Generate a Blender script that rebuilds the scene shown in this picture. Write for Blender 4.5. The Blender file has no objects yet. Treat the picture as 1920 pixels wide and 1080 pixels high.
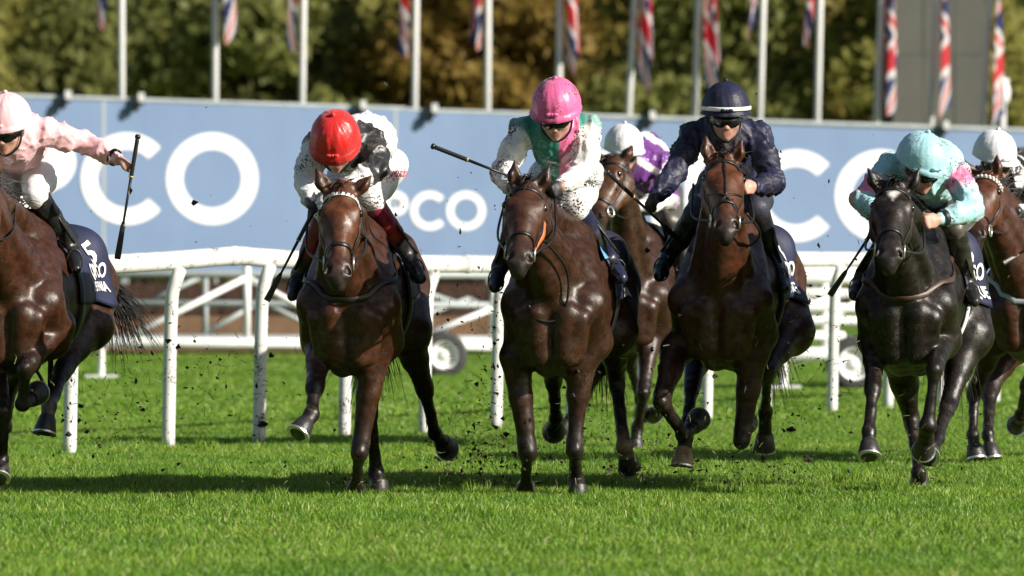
import bpy, bmesh, math, random, time
import numpy as np
from mathutils import Vector, Matrix, noise as mnoise
T0 = time.time()
random.seed(7); rng = np.random.default_rng(7)
scene = bpy.context.scene
COL = scene.collection

# ------------------------------------------------------------------ camera, sky, sun, exposure
FPX, HOR, CAMH = 12000.0, 497.0, 1.2          # focal length in photo pixels, horizon row, camera height
cam_d = bpy.data.cameras.new('camera'); cam = bpy.data.objects.new('camera', cam_d); COL.objects.link(cam)
cam.location = (0, 0, CAMH); cam.rotation_euler = (math.radians(90), 0, 0)
cam_d.sensor_width = 36; cam_d.lens = FPX / 1920 * 36
cam_d.shift_y = -(540 - HOR) / 1920
cam_d.clip_start = 0.5; cam_d.clip_end = 3000
cam_d.dof.use_dof = True; cam_d.dof.focus_distance = 33.2; cam_d.dof.aperture_fstop = 4.2
scene.camera = cam
SUN_AZ, SUN_EL = math.radians(117), math.radians(27)      # azimuth from +Y clockwise: front right of the camera
world = bpy.data.worlds.new('World'); scene.world = world; world.use_nodes = True
wn = world.node_tree.nodes; wl = world.node_tree.links
sky = wn.new('ShaderNodeTexSky'); sky.sky_type = 'NISHITA'; sky.sun_disc = False
sky.sun_elevation = SUN_EL; sky.sun_rotation = SUN_AZ; sky.air_density = 1.0; sky.dust_density = 1.5
wl.new(sky.outputs[0], wn['Background'].inputs[0]); wn['Background'].inputs[1].default_value = 0.05
sd = bpy.data.lights.new('sun', 'SUN'); sd.energy = 5.0; sd.angle = math.radians(0.53); sd.color = (1.0, 0.93, 0.82)
sun = bpy.data.objects.new('sun', sd); COL.objects.link(sun)
sdir = Vector((math.sin(SUN_AZ) * math.cos(SUN_EL), math.cos(SUN_AZ) * math.cos(SUN_EL), math.sin(SUN_EL)))
sun.rotation_euler = sdir.to_track_quat('Z', 'Y').to_euler(); sun.location = sdir * 50
vs = scene.view_settings; vs.view_transform = 'Standard'; vs.look = 'None'; vs.exposure = 0.68; vs.gamma = 1.0
vs.use_curve_mapping = False

def P(px, py, d):
    return np.array([(px - 960) / FPX * d, d, CAMH - (py - HOR) / FPX * d])
def gy(d): return HOR + CAMH * FPX / d

# ------------------------------------------------------------------ materials
def new_mat(name):
    m = bpy.data.materials.new(name); m.use_nodes = True
    return m, m.node_tree.nodes, m.node_tree.links, m.node_tree.nodes['Principled BSDF']
def texco(n, l, scale, kind='Object', detail=4, rough=0.55, tex='noise'):
    tc = n.new('ShaderNodeTexCoord')
    t = n.new('ShaderNodeTexNoise' if tex == 'noise' else 'ShaderNodeTexVoronoi')
    mp = n.new('ShaderNodeMapping'); l.new(tc.outputs[kind], mp.inputs[0])
    if isinstance(scale, (tuple, list)): mp.inputs['Scale'].default_value = scale
    else: mp.inputs['Scale'].default_value = (scale,) * 3
    l.new(mp.outputs[0], t.inputs['Vector']); t.inputs['Scale'].default_value = 1
    if tex == 'noise': t.inputs['Detail'].default_value = detail; t.inputs['Roughness'].default_value = rough
    return t
def ramp(n, l, src, stops):
    r = n.new('ShaderNodeValToRGB'); l.new(src, r.inputs[0])
    e = r.color_ramp.elements
    while len(e) < len(stops): e.new(0.5)
    for i, (p, c) in enumerate(stops):
        e[i].position = p; e[i].color = (*c, 1) if len(c) == 3 else c
    return r
def mixc(n, l, fac, a, b, mode='MIX'):
    m = n.new('ShaderNodeMix'); m.data_type = 'RGBA'; m.blend_type = mode
    def put(s, v):
        if hasattr(v, 'is_output') or isinstance(v, bpy.types.NodeSocket): l.new(v, s)
        elif isinstance(v, (int, float)): s.default_value = v
        else: s.default_value = (*v, 1)
    put(m.inputs[0], fac); put(m.inputs[6], a); put(m.inputs[7], b)
    return m.outputs[2]
def bump(n, l, b, h, strength, dist, prev=None):
    bn = n.new('ShaderNodeBump'); l.new(h, bn.inputs['Height']); bn.inputs['Strength'].default_value = strength
    bn.inputs['Distance'].default_value = dist
    if prev: l.new(prev, bn.inputs['Normal'])
    l.new(bn.outputs[0], b.inputs['Normal']); return bn.outputs[0]
def simple(name, col, rough=0.5, var=0.15, scale=8, metal=0, spec=0.5, bmp=0.0, bscale=60, coat=0, attr=False, mud=0.0):
    m, n, l, b = new_mat(name)
    t = texco(n, l, scale)
    lo = tuple(c * (1 - var) for c in col); hi = tuple(min(1, c * (1 + var)) for c in col)
    r = ramp(n, l, t.outputs[0], [(0.3, lo), (0.7, hi)])
    c = r.outputs[0]
    if mud:
        t2 = texco(n, l, 75, tex='voronoi'); t2.inputs['Randomness'].default_value = 1
        t3 = texco(n, l, 9, detail=3)
        s = n.new('ShaderNodeMath'); s.operation = 'MULTIPLY_ADD'; l.new(t3.outputs[0], s.inputs[0]); s.inputs[1].default_value = -1.9
        l.new(t2.outputs['Distance'], s.inputs[2])
        r2 = ramp(n, l, s.outputs[0], [(max(0.0, mud - 0.04), (1, 1, 1)), (mud, (0, 0, 0))])
        ad = n.new('ShaderNodeMath'); ad.operation = 'ADD'; l.new(s.outputs[0], ad.inputs[0]); ad.inputs[1].default_value = 0.83
        l.new(ad.outputs[0], r2.inputs[0])
        c = mixc(n, l, r2.outputs[0], c, (0.045, 0.032, 0.022))
    l.new(c, b.inputs['Base Color'])
    b.inputs['Roughness'].default_value = rough; b.inputs['Metallic'].default_value = metal
    b.inputs['Specular IOR Level'].default_value = spec; b.inputs['Coat Weight'].default_value = coat
    if bmp:
        t4 = texco(n, l, bscale); bump(n, l, b, t4.outputs[0], bmp, 0.01)
    return m
M = {}
def getm(key, *a, **k):
    if key not in M: M[key] = simple(key, *a, **k)
    return M[key]
M['white_plastic'] = simple('white_plastic', (0.68, 0.68, 0.66), 0.38, 0.06, 3, mud=0.05)
M['white_metal'] = simple('white_metal', (0.74, 0.75, 0.74), 0.45, 0.1, 4)
M['pole_metal'] = simple('pole_metal', (0.62, 0.63, 0.62), 0.4, 0.08, 2)
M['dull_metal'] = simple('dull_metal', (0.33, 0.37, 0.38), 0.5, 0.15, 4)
M['black_leather'] = simple('black_leather', (0.012, 0.011, 0.011), 0.38, 0.3, 20, bmp=0.15, bscale=150)
M['brown_leather'] = simple('brown_leather', (0.05, 0.026, 0.016), 0.45, 0.3, 20, bmp=0.15, bscale=150)
M['orange_rubber'] = simple('orange_rubber', (0.5, 0.13, 0.04), 0.5, 0.15, 20)
M['steel'] = simple('steel', (0.75, 0.75, 0.73), 0.3, 0.1, 20, metal=0.85)
M['white_strap'] = simple('white_strap', (0.72, 0.72, 0.7), 0.5, 0.1, 30)
M['tyre'] = simple('tyre', (0.035, 0.035, 0.037), 0.75, 0.25, 12)
M['hoof'] = simple('hoof_horn', (0.03, 0.026, 0.026), 0.42, 0.4, 25, bmp=0.25, bscale=90)
M['hoof_pale'] = simple('hoof_pale', (0.36, 0.24, 0.16), 0.5, 0.3, 25, bmp=0.25, bscale=90)
M['eye'] = simple('eye', (0.006, 0.004, 0.003), 0.08, 0.2, 20, spec=0.8)
M['navy_cloth'] = simple('navy_cloth', (0.014, 0.017, 0.05), 0.6, 0.25, 14, bmp=0.2, bscale=60)
M['letter_white'] = simple('letter_white', (0.8, 0.8, 0.8), 0.5, 0.03, 5)
M['black_rubber'] = simple('black_rubber', (0.012, 0.012, 0.013), 0.4, 0.2, 20)
M['goggle'] = simple('goggle', (0.008, 0.007, 0.008), 0.12, 0.2, 10, spec=0.7)
M['soil'] = simple('soil', (0.022, 0.015, 0.01), 0.85, 0.4, 30)

def attr_mat(name, rough, rvar=0.1, spec=0.5, coat=0.0, bmps=((30, 0.3, 0.004),), mud=None, sheen=0.0, vscale=6, vamt=0.25, trans=0.0, specvar=None):
    """colour comes from the per-vertex colour of the thing itself (coat markings, silks)"""
    m, n, l, b = new_mat(name)
    a = n.new('ShaderNodeAttribute'); a.attribute_name = 'Col'
    t = texco(n, l, vscale, detail=5)
    v = ramp(n, l, t.outputs[0], [(0.3, (1 - vamt,) * 3), (0.7, (1 + vamt,) * 3)])
    c = mixc(n, l, 1.0, a.outputs['Color'], v.outputs[0], 'MULTIPLY')
    if mud:
        sc, th, mc = mud
        t2 = texco(n, l, sc, tex='voronoi'); t3 = texco(n, l, sc * 0.11, detail=3)
        s = n.new('ShaderNodeMath'); s.operation = 'MULTIPLY_ADD'; l.new(t3.outputs[0], s.inputs[0]); s.inputs[1].default_value = -1.9
        l.new(t2.outputs['Distance'], s.inputs[2])
        ad = n.new('ShaderNodeMath'); ad.operation = 'ADD'; l.new(s.outputs[0], ad.inputs[0]); ad.inputs[1].default_value = 0.83
        r2 = ramp(n, l, ad.outputs[0], [(max(0.0, th - 0.10), (1, 1, 1)), (th + 0.02, (0, 0, 0))])
        c = mixc(n, l, r2.outputs[0], c, mc)
        t6 = texco(n, l, (30, 30, 13), detail=6, rough=0.75); r6 = ramp(n, l, t6.outputs[0], [(0.54, (0, 0, 0)), (0.80, (0.32, 0.32, 0.32))])
        c = mixc(n, l, r6.outputs[0], c, mc)
    l.new(c, b.inputs['Base Color'])
    rr = n.new('ShaderNodeMapRange'); t5 = texco(n, l, 9, detail=4); l.new(t5.outputs[0], rr.inputs[0])
    rr.inputs['From Min'].default_value = 0.3; rr.inputs['From Max'].default_value = 0.7
    rr.inputs['To Min'].default_value = rough - rvar; rr.inputs['To Max'].default_value = rough + rvar
    l.new(rr.outputs[0], b.inputs['Roughness'])
    b.inputs['Specular IOR Level'].default_value = spec; b.inputs['Coat Weight'].default_value = coat
    b.inputs['Coat Roughness'].default_value = 0.3
    b.inputs['Sheen Weight'].default_value = sheen
    if specvar:
        t7 = texco(n, l, 17, detail=8, rough=0.8); mr = n.new('ShaderNodeMapRange'); l.new(t7.outputs[0], mr.inputs[0]); mr.inputs['From Min'].default_value = 0.38; mr.inputs['From Max'].default_value = 0.62
        mr.inputs['To Min'].default_value = specvar[0]; mr.inputs['To Max'].default_value = specvar[1]; l.new(mr.outputs[0], b.inputs['Specular IOR Level'])
    prev = None
    for sc, st, di in bmps:
        tb = texco(n, l, sc, detail=3); prev = bump(n, l, b, tb.outputs[0], st, di, prev)
    if trans:
        tr = n.new('ShaderNodeBsdfTranslucent'); l.new(c, tr.inputs['Color']); mx = n.new('ShaderNodeMixShader'); mx.inputs[0].default_value = trans
        l.new(b.outputs[0], mx.inputs[1]); l.new(tr.outputs[0], mx.inputs[2]); l.new(mx.outputs[0], n['Material Output'].inputs[0])
    return m
M['coat'] = attr_mat('horse_coat', 0.40, 0.13, spec=0.38, bmps=((13, 0.3, 0.012), (38, 0.22, 0.005), (190, 0.45, 0.0025)), vscale=22, vamt=0.5, specvar=(0.15, 0.6),
                     mud=(130, 0.04, (0.06, 0.044, 0.032)))
M['skin'] = attr_mat('skin', 0.5, 0.08, bmps=((120, 0.15, 0.003),), vamt=0.12)
M['silk_clean'] = attr_mat('silk_clean', 0.33, 0.06, spec=0.55, bmps=((22, 0.2, 0.012), (80, 0.35, 0.005)), vamt=0.06, sheen=0.2)
M['silk_muddy'] = attr_mat('silk_muddy', 0.38, 0.08, spec=0.5, bmps=((22, 0.2, 0.012), (80, 0.35, 0.005)), vamt=0.06, sheen=0.2,
                           mud=(80, 0.10, (0.07, 0.055, 0.042)))
M['silk_speckled'] = attr_mat('silk_speckled', 0.38, 0.08, spec=0.5, bmps=((22, 0.2, 0.012), (80, 0.35, 0.005)), vamt=0.06, sheen=0.2,
                              mud=(80, 0.05, (0.07, 0.055, 0.042)))
M['silk_dark'] = attr_mat('silk_dark', 0.5, 0.1, spec=0.35, bmps=((22, 0.2, 0.012), (80, 0.4, 0.006)), vamt=0.25, mud=(90, 0.10, (0.05, 0.04, 0.03)))
M['boot'] = attr_mat('boot', 0.32, 0.12, spec=0.5, bmps=((40, 0.3, 0.006),), vamt=0.3, mud=(80, 0.12, (0.04, 0.034, 0.022)))
M['hair'] = simple('horse_hair', (0.010, 0.008, 0.007), 0.45, 0.3, 30)

# ------------------------------------------------------------------ object helpers
def link(o, parent=None):
    COL.objects.link(o)
    if parent is not None:
        o.parent = parent; o.matrix_parent_inverse = Matrix.Identity(4)
    return o
def mesh_obj(name, verts, faces, mat, parent=None, smooth=False, origin=None, cols=None):
    """verts are world coordinates; parts are stored relative to their parent's origin"""
    v = np.asarray(verts, dtype=float).reshape(-1, 3)
    base = np.zeros(3)
    p = parent
    while p is not None: base += np.array(p.location); p = p.parent
    o_loc = np.zeros(3)
    if parent is None:
        if origin is None:
            origin = np.array([v[:, 0].mean(), v[:, 1].mean(), v[:, 2].min()])
        o_loc = np.asarray(origin, dtype=float)
    me = bpy.data.meshes.new(name)
    me.from_pydata((v - base - o_loc).tolist() if len(v) < 20000 else (v - base - o_loc), [], faces)
    me.update()
    if smooth: me.polygons.foreach_set('use_smooth', np.ones(len(me.polygons), dtype=bool))
    if cols is not None:
        at = me.color_attributes.new('Col', 'FLOAT_COLOR', 'POINT')
        c4 = np.ones((len(v), 4), dtype=np.float32); c4[:, :3] = cols; at.data.foreach_set('color', c4.ravel())
    mats = mat if isinstance(mat, (list, tuple)) else [mat]
    for m in mats: me.materials.append(M[m] if isinstance(m, str) else m)
    o = bpy.data.objects.new(name, me); o.location = o_loc
    return link(o, parent)
def empty(name, loc, parent=None):
    o = bpy.data.objects.new(name, None); o.empty_display_size = 0.2; o.location = tuple(loc); return link(o, parent)
def tag(o, label, cat, group=None, kind=None):
    o['label'] = label
    if cat: o['category'] = cat
    if group: o['group'] = group
    if kind: o['kind'] = kind
    return o
class MB:
    """collects shapes into ONE mesh"""
    def __init__(s): s.v = []; s.f = []; s.n = 0; s.c = []
    def add(s, v, f, col=None):
        v = np.asarray(v, dtype=float); s.v.append(v); s.f += [tuple(int(i) + s.n for i in q) for q in f]; s.n += len(v)
        s.c.append(np.tile(col if col is not None else (1, 1, 1), (len(v), 1)))
        return s
    def box(s, c, size, R=None):
        a = np.array([[x, y, z] for x in (-.5, .5) for y in (-.5, .5) for z in (-.5, .5)]) * np.array(size)
        if R is not None: a = a @ np.asarray(R).T
        return s.add(a + np.array(c), [(0, 1, 3, 2), (4, 6, 7, 5), (0, 4, 5, 1), (2, 3, 7, 6), (0, 2, 6, 4), (1, 5, 7, 3)])
    def tube(s, pts, r, n=8, caps=True, flat=None, col=None):
        v, f = tube_geo(pts, r, n, caps, flat); return s.add(v, f, col)
    def build(s, name, mat, parent=None, smooth=False, origin=None, cols=False):
        return mesh_obj(name, np.vstack(s.v), s.f, mat, parent, smooth, origin, np.vstack(s.c) if cols else None)
def nrm(v):
    v = np.asarray(v, dtype=float); return v / max(1e-9, np.linalg.norm(v))
def tube_geo(pts, r, n=8, caps=True, flat=None):
    pts = [np.asarray(p, dtype=float) for p in pts]; m = len(pts)
    rs = [r] * m if np.isscalar(r) else list(r)
    v = []; f = []; u = None
    for i in range(m):
        t = nrm(pts[min(i + 1, m - 1)] - pts[max(i - 1, 0)])
        if flat is not None:
            w = np.asarray(flat[i] if isinstance(flat, list) else flat, dtype=float)   # surface normal for flat straps
            a = nrm(np.cross(t, w)); b = nrm(np.cross(a, t)); fa, fb = 1.0, 0.28
        else:
            if u is None: u = np.array([0, 0, 1.]) if abs(t[2]) < 0.9 else np.array([1., 0, 0])
            a = nrm(np.cross(t, u)); b = nrm(np.cross(a, t)); u = b; fa = fb = 1.0
        for k in range(n):
            an = 2 * math.pi * k / n
            v.append(pts[i] + rs[i] * (a * math.cos(an) * fa + b * math.sin(an) * fb))
    for i in range(m - 1):
        for k in range(n):
            f.append((i * n + k, i * n + (k + 1) % n, (i + 1) * n + (k + 1) % n, (i + 1) * n + k))
    if caps:
        f.append(tuple(range(n - 1, -1, -1))); f.append(tuple((m - 1) * n + k for k in range(n)))
    return np.array(v), f
def spline(pts, seg=6):
    pts = [np.asarray(p, dtype=float) for p in pts]
    if len(pts) < 3: return pts
    q = [2 * pts[0] - pts[1]] + pts + [2 * pts[-1] - pts[-2]]; out = []
    for i in range(1, len(q) - 2):
        p0, p1, p2, p3 = q[i - 1:i + 3]
        for k in range(seg):
            t = k / seg
            out.append(0.5 * ((2 * p1) + (-p0 + p2) * t + (2 * p0 - 5 * p1 + 4 * p2 - p3) * t * t + (-p0 + 3 * p1 - 3 * p2 + p3) * t ** 3))
    out.append(pts[-1]); return out
def ball(c, r, nu=12, nv=8):
    r = np.ones(3) * r; v = [np.array(c) + r * (0, 0, 1)]; f = []
    for j in range(1, nv):
        th = math.pi * j / nv
        for i in range(nu):
            ph = 2 * math.pi * i / nu
            v.append(np.array(c) + r * (math.sin(th) * math.cos(ph), math.sin(th) * math.sin(ph), math.cos(th)))
    v.append(np.array(c) - r * (0, 0, 1)); L = len(v) - 1
    for i in range(nu):
        f.append((0, 1 + i, 1 + (i + 1) % nu)); f.append((L, 1 + (nv - 2) * nu + (i + 1) % nu, 1 + (nv - 2) * nu + i))
        for j in range(nv - 2):
            a = 1 + j * nu + i; b = 1 + j * nu + (i + 1) % nu; f.append((a, a + nu, b + nu, b))
    return np.array(v), f

# ------------------------------------------------------------------ blended volumes -> one continuous skin
class SDF:
    def __init__(s): s.p = []
    def rc(s, a, b, ra, rb, k=0.03, c=0, ax=None, sc=1.0, op='u'):
        s.p.append(('rc', np.asarray(a, float), np.asarray(b, float), ra, rb, k, c, None if ax is None else nrm(ax), sc, op)); return s
    def sp(s, a, r, k=0.03, c=0, ax=None, sc=1.0, op='u'): return s.rc(a, np.asarray(a, float) + (0, 0, 1e-4), r, r, k, c, ax, sc, op)
    def el(s, c0, axes, rad, k=0.03, c=0, op='u'):
        s.p.append(('el', np.asarray(c0, float), np.asarray(axes, float), np.asarray(rad, float), None, k, c, None, 1.0, op)); return s
    def chain(s, pts, rs, k=0.03, c=0, ax=None, sc=1.0):
        for i in range(len(pts) - 1): s.rc(pts[i], pts[i + 1], rs[i], rs[i + 1], k, c, ax, sc)
        return s
    @staticmethod
    def dist(q, X):
        if q[0] == 'rc':
            _, a, b, ra, rb, k, c, ax, sc, op = q
            p = X - a; ba = b - a
            if ax is not None:
                p = p + ax * ((p @ ax) * (1 / sc - 1))[..., None]; ba = ba + ax * ((ba @ ax) * (1 / sc - 1))
            h = np.clip((p @ ba) / max(1e-9, ba @ ba), 0, 1)
            d = np.sqrt(((p - h[..., None] * ba) ** 2).sum(-1)) - (ra + (rb - ra) * h)
            return d * (min(1.0, sc) if ax is not None else 1.0) if sc < 1 else d
        _, c0, A, R = q[:4]
        p = (X - c0) @ A.T
        k0 = np.sqrt(((p / R) ** 2).sum(-1)); k1 = np.sqrt(((p / R ** 2) ** 2).sum(-1)) + 1e-9
        return k0 * (k0 - 1) / k1
    def bbox(s, q, m):
        if q[0] == 'rc':
            r = max(q[3], q[4]) * max(1.0, q[8]) + m; return np.minimum(q[1], q[2]) - r, np.maximum(q[1], q[2]) + r
        r = q[3].max() + m; return q[1] - r, q[1] + r
    @staticmethod
    def comb(D, d, k, op):
        if op == 's':
            d = -d; h = np.clip(0.5 + 0.5 * (d - D) / k, 0, 1); return D * (1 - h) + d * h + k * h * (1 - h)
        h = np.clip(0.5 + 0.5 * (D - d) / k, 0, 1); return D * (1 - h) + d * h - k * h * (1 - h)
    def eval(s, X):
        D = np.full(X.shape[:-1], 0.25)
        fl = X.reshape(-1, 3); lo, hi = fl.min(0) - .25, fl.max(0) + .25
        for q in s.p:
            b = s.bbox(q, 0)
            if (b[0] > hi).any() or (b[1] < lo).any(): continue
            D = s.comb(D, s.dist(q, X), q[5], q[9])
        return D
    def mesh(s, h, infl=0.0):
        lo = np.min([s.bbox(q, 0)[0] for q in s.p if q[9] == 'u'], axis=0) - 3 * h - infl
        hi = np.max([s.bbox(q, 0)[1] for q in s.p if q[9] == 'u'], axis=0) + 3 * h + infl
        N = np.ceil((hi - lo) / h).astype(int) + 1
        G = np.full(N, 1.0, dtype=np.float32)
        for q in s.p:
            m = q[5] + 3 * h + infl
            a, b = s.bbox(q, m)
            i0 = np.clip(((a - lo) / h).astype(int), 0, N - 1); i1 = np.clip(np.ceil((b - lo) / h).astype(int) + 1, 1, N)
            xs = [lo[d] + h * np.arange(i0[d], i1[d]) for d in range(3)]
            X = np.stack(np.meshgrid(*xs, indexing='ij'), -1)
            sl = tuple(slice(i0[d], i1[d]) for d in range(3))
            G[sl] = s.comb(G[sl], s.dist(q, X), q[5], q[9])
        G -= infl
        return surface_nets(G, lo, h)
    def colours(s, V, pal, soft=0.02):
        ds = []; cs = []
        for q in s.p:
            if q[9] != 'u': continue
            ds.append(s.dist(q, V)); cs.append(pal[q[6]])
        d = np.array(ds); d = d - d.min(0)
        w = np.exp(-d / soft); w /= w.sum(0)
        return np.einsum('pv,pc->vc', w, np.array(cs, float))
    def cast(s, org, dr, r0=0.8, off=0.01, it=24):
        """points on the skin (offset) seen from outside along org + dr * r, marching inwards"""
        org = np.asarray(org, float); dr = np.asarray(dr, float); dr = dr / np.linalg.norm(dr, axis=-1, keepdims=True)
        r = np.full(dr.shape[:-1], r0)
        for _ in range(it):
            r = np.maximum(0.02, r - (s.eval(org + dr * r[..., None]) - off) * 0.9)
        return org + dr * r[..., None]
    def push(s, X, off=0.004, it=4):
        X = np.array(X, float)
        for _ in range(it):
            e = 0.004; f = s.eval(X)
            g = np.stack([s.eval(X + np.eye(3)[i] * e) - f for i in range(3)], -1) / e
            g /= np.maximum(0.3, np.linalg.norm(g, axis=-1, keepdims=True))
            X = X - g * (f - off)[..., None] * 0.9
        return X, g
def surface_nets(G, lo, h):
    S = G < 0
    c = np.zeros(np.array(G.shape) - 1, dtype=np.int8)
    for dx in (0, 1):
        for dy in (0, 1):
            for dz in (0, 1):
                c += S[dx:S.shape[0] - 1 + dx, dy:S.shape[1] - 1 + dy, dz:S.shape[2] - 1 + dz]
    act = (c > 0) & (c < 8)
    I = np.argwhere(act); idx = np.full(act.shape, -1, dtype=np.int64); idx[act] = np.arange(len(I))
    acc = np.zeros((len(I), 3)); cnt = np.zeros(len(I))
    cor = [np.array([x, y, z]) for x in (0, 1) for y in (0, 1) for z in (0, 1)]
    for a in cor:
        for d in range(3):
            if a[d] == 1: continue
            b = a.copy(); b[d] = 1
            ga = G[tuple((I + a).T)]; gb = G[tuple((I + b).T)]
            m = (ga < 0) != (gb < 0)
            t = ga[m] / (ga[m] - gb[m])
            acc[m] += a + t[:, None] * (b - a); cnt[m] += 1
    V = lo + h * (I + acc / cnt[:, None])
    F = []
    for d in range(3):
        u, v = (d + 1) % 3, (d + 2) % 3
        s0 = [slice(0, -1)] * 3
        A = S; sh = list(S.shape)
        sa = [slice(None)] * 3; sb = [slice(None)] * 3; sa[d] = slice(0, sh[d] - 1); sb[d] = slice(1, sh[d])
        ch = A[tuple(sa)] != A[tuple(sb)]
        E = np.argwhere(ch)
        ok = (E[:, u] > 0) & (E[:, v] > 0) & (E[:, u] < sh[u] - 1) & (E[:, v] < sh[v] - 1)
        E = E[ok]; ins = S[tuple(E.T)]
        def cell(du, dv):
            e = E.copy(); e[:, u] -= du; e[:, v] -= dv; return idx[tuple(e.T)]
        q = np.stack([cell(1, 1), cell(0, 1), cell(0, 0), cell(1, 0)], 1)
        q[~ins] = q[~ins][:, ::-1]
        F.append(q)
    F = np.vstack(F); F = F[(F >= 0).all(1)]
    # one light smoothing pass
    for _ in range(2):
        acc = np.zeros_like(V); n = np.zeros(len(V))
        for a, b in ((0, 1), (1, 2), (2, 3), (3, 0)):
            for i, j in ((a, b), (b, a)):
                np.add.at(acc, F[:, i], V[F[:, j]]); np.add.at(n, F[:, i], 1)
        V = V * 0.5 + 0.5 * acc / np.maximum(1, n)[:, None]
    return V, F
def vnormals(V, F):
    n = np.cross(V[F[:, 2]] - V[F[:, 0]], V[F[:, 3]] - V[F[:, 1]]); N = np.zeros_like(V)
    for i in range(4): np.add.at(N, F[:, i], n)
    return N / np.maximum(1e-12, np.linalg.norm(N, axis=1, keepdims=True))
def wnoise(V, sc, seed):
    """cheap smooth noise: sum of random sines"""
    r = np.random.default_rng(seed); out = np.zeros(len(V))
    for i in range(9):
        k = r.normal(size=3); k = k / np.linalg.norm(k) * r.uniform(0.6, 1.5) * sc
        out += np.sin(V @ k + r.uniform(0, 6.28) + 0.9 * np.sin(V @ r.normal(size=3) * sc * 0.6))
    return out / 9 ** 0.5
def text_mesh(txt, size, bold=0.0):
    cu = bpy.data.curves.new('lettering', 'FONT'); cu.body = txt; cu.size = size; cu.align_x = 'CENTER'; cu.align_y = 'CENTER'
    cu.offset = bold; cu.resolution_u = 3
    o = bpy.data.objects.new('lettering', cu); COL.objects.link(o)
    dg = bpy.context.evaluated_depsgraph_get(); me = o.evaluated_get(dg).to_mesh()
    bm = bmesh.new(); bm.from_mesh(me); o.evaluated_get(dg).to_mesh_clear()
    bmesh.ops.triangulate(bm, faces=bm.faces[:])
    for _ in range(2): bmesh.ops.subdivide_edges(bm, edges=[e_ for e_ in bm.edges if e_.calc_length() > size * .16], cuts=1); bmesh.ops.triangulate(bm, faces=bm.faces[:])
    bm.verts.index_update()
    v = np.array([x.co[:2] for x in bm.verts]); f = [tuple(q.index for q in x.verts) for x in bm.faces]
    bm.free(); bpy.data.objects.remove(o); bpy.data.curves.remove(cu)
    return v, f

# ================================================================== SETTING
# ------------------------------------------------------------------ ground
def ground_material():
    m, n, l, b = new_mat('turf')
    t1 = texco(n, l, 0.35, detail=5); t2 = texco(n, l, 6, detail=6, rough=0.7); t3 = texco(n, l, 90, detail=3)
    r1 = ramp(n, l, t1.outputs[0], [(0.3, (0.12, 0.235, 0.02)), (0.7, (0.18, 0.30, 0.03))])
    r2 = ramp(n, l, t2.outputs[0], [(0.3, (0.7, 0.75, 0.6)), (0.7, (1.25, 1.2, 1.2))])
    c = mixc(n, l, 1.0, r1.outputs[0], r2.outputs[0], 'MULTIPLY')
    l.new(c, b.inputs['Base Color']); b.inputs['Roughness'].default_value = 0.8; b.inputs['Specular IOR Level'].default_value = 0.2
    p = bump(n, l, b, t2.outputs[0], 0.7, 0.15); bump(n, l, b, t3.outputs[0], 0.8, 0.05, p)
    return m
M['turf'] = ground_material()
def grid_sheet(xs, ys):
    v = [(x, y, 0) for y in ys for x in xs]; nx = len(xs); f = []
    for j in range(len(ys) - 1):
        for i in range(nx - 1): f.append((j * nx + i, j * nx + i + 1, (j + 1) * nx + i + 1, (j + 1) * nx + i))
    return v, f
v, f = grid_sheet([-1200, -300, -60, -20, 0, 20, 60, 300, 1200], [-400, -20, 10, 20, 30, 40, 60, 100, 200, 500, 1800])
g = mesh_obj('ground', v, f, 'turf', origin=(0, 0, 0)); g['kind'] = 'structure'

# grass: patches of blades instanced on the turf (one object, geometry nodes)
def grass_material():
    m, n, l, b = new_mat('grass_blades')
    a = n.new('ShaderNodeAttribute'); a.attribute_name = 'Col'
    oi = n.new('ShaderNodeObjectInfo')
    g = n.new('ShaderNodeNewGeometry'); t = n.new('ShaderNodeTexNoise'); l.new(g.outputs['Position'], t.inputs['Vector']); t.inputs['Scale'].default_value = 0.8; t.inputs['Detail'].default_value = 4
    r = ramp(n, l, t.outputs[0], [(0.3, (0.72, 0.84, 0.7)), (0.7, (1.3, 1.14, 1.1))])
    c = mixc(n, l, 1.0, a.outputs['Color'], r.outputs[0], 'MULTIPLY')
    l.new(c, b.inputs['Base Color']); b.inputs['Roughness'].default_value = 0.45; b.inputs['Specular IOR Level'].default_value = 0.35
    tr = n.new('ShaderNodeBsdfTranslucent'); l.new(c, tr.inputs['Color'])
    mx = n.new('ShaderNodeMixShader'); mx.inputs[0].default_value = 0.3
    l.new(b.outputs[0], mx.inputs[1]); l.new(tr.outputs[0], mx.inputs[2]); l.new(mx.outputs[0], n['Material Output'].inputs[0])
    return m
M['grass'] = grass_material()
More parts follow.
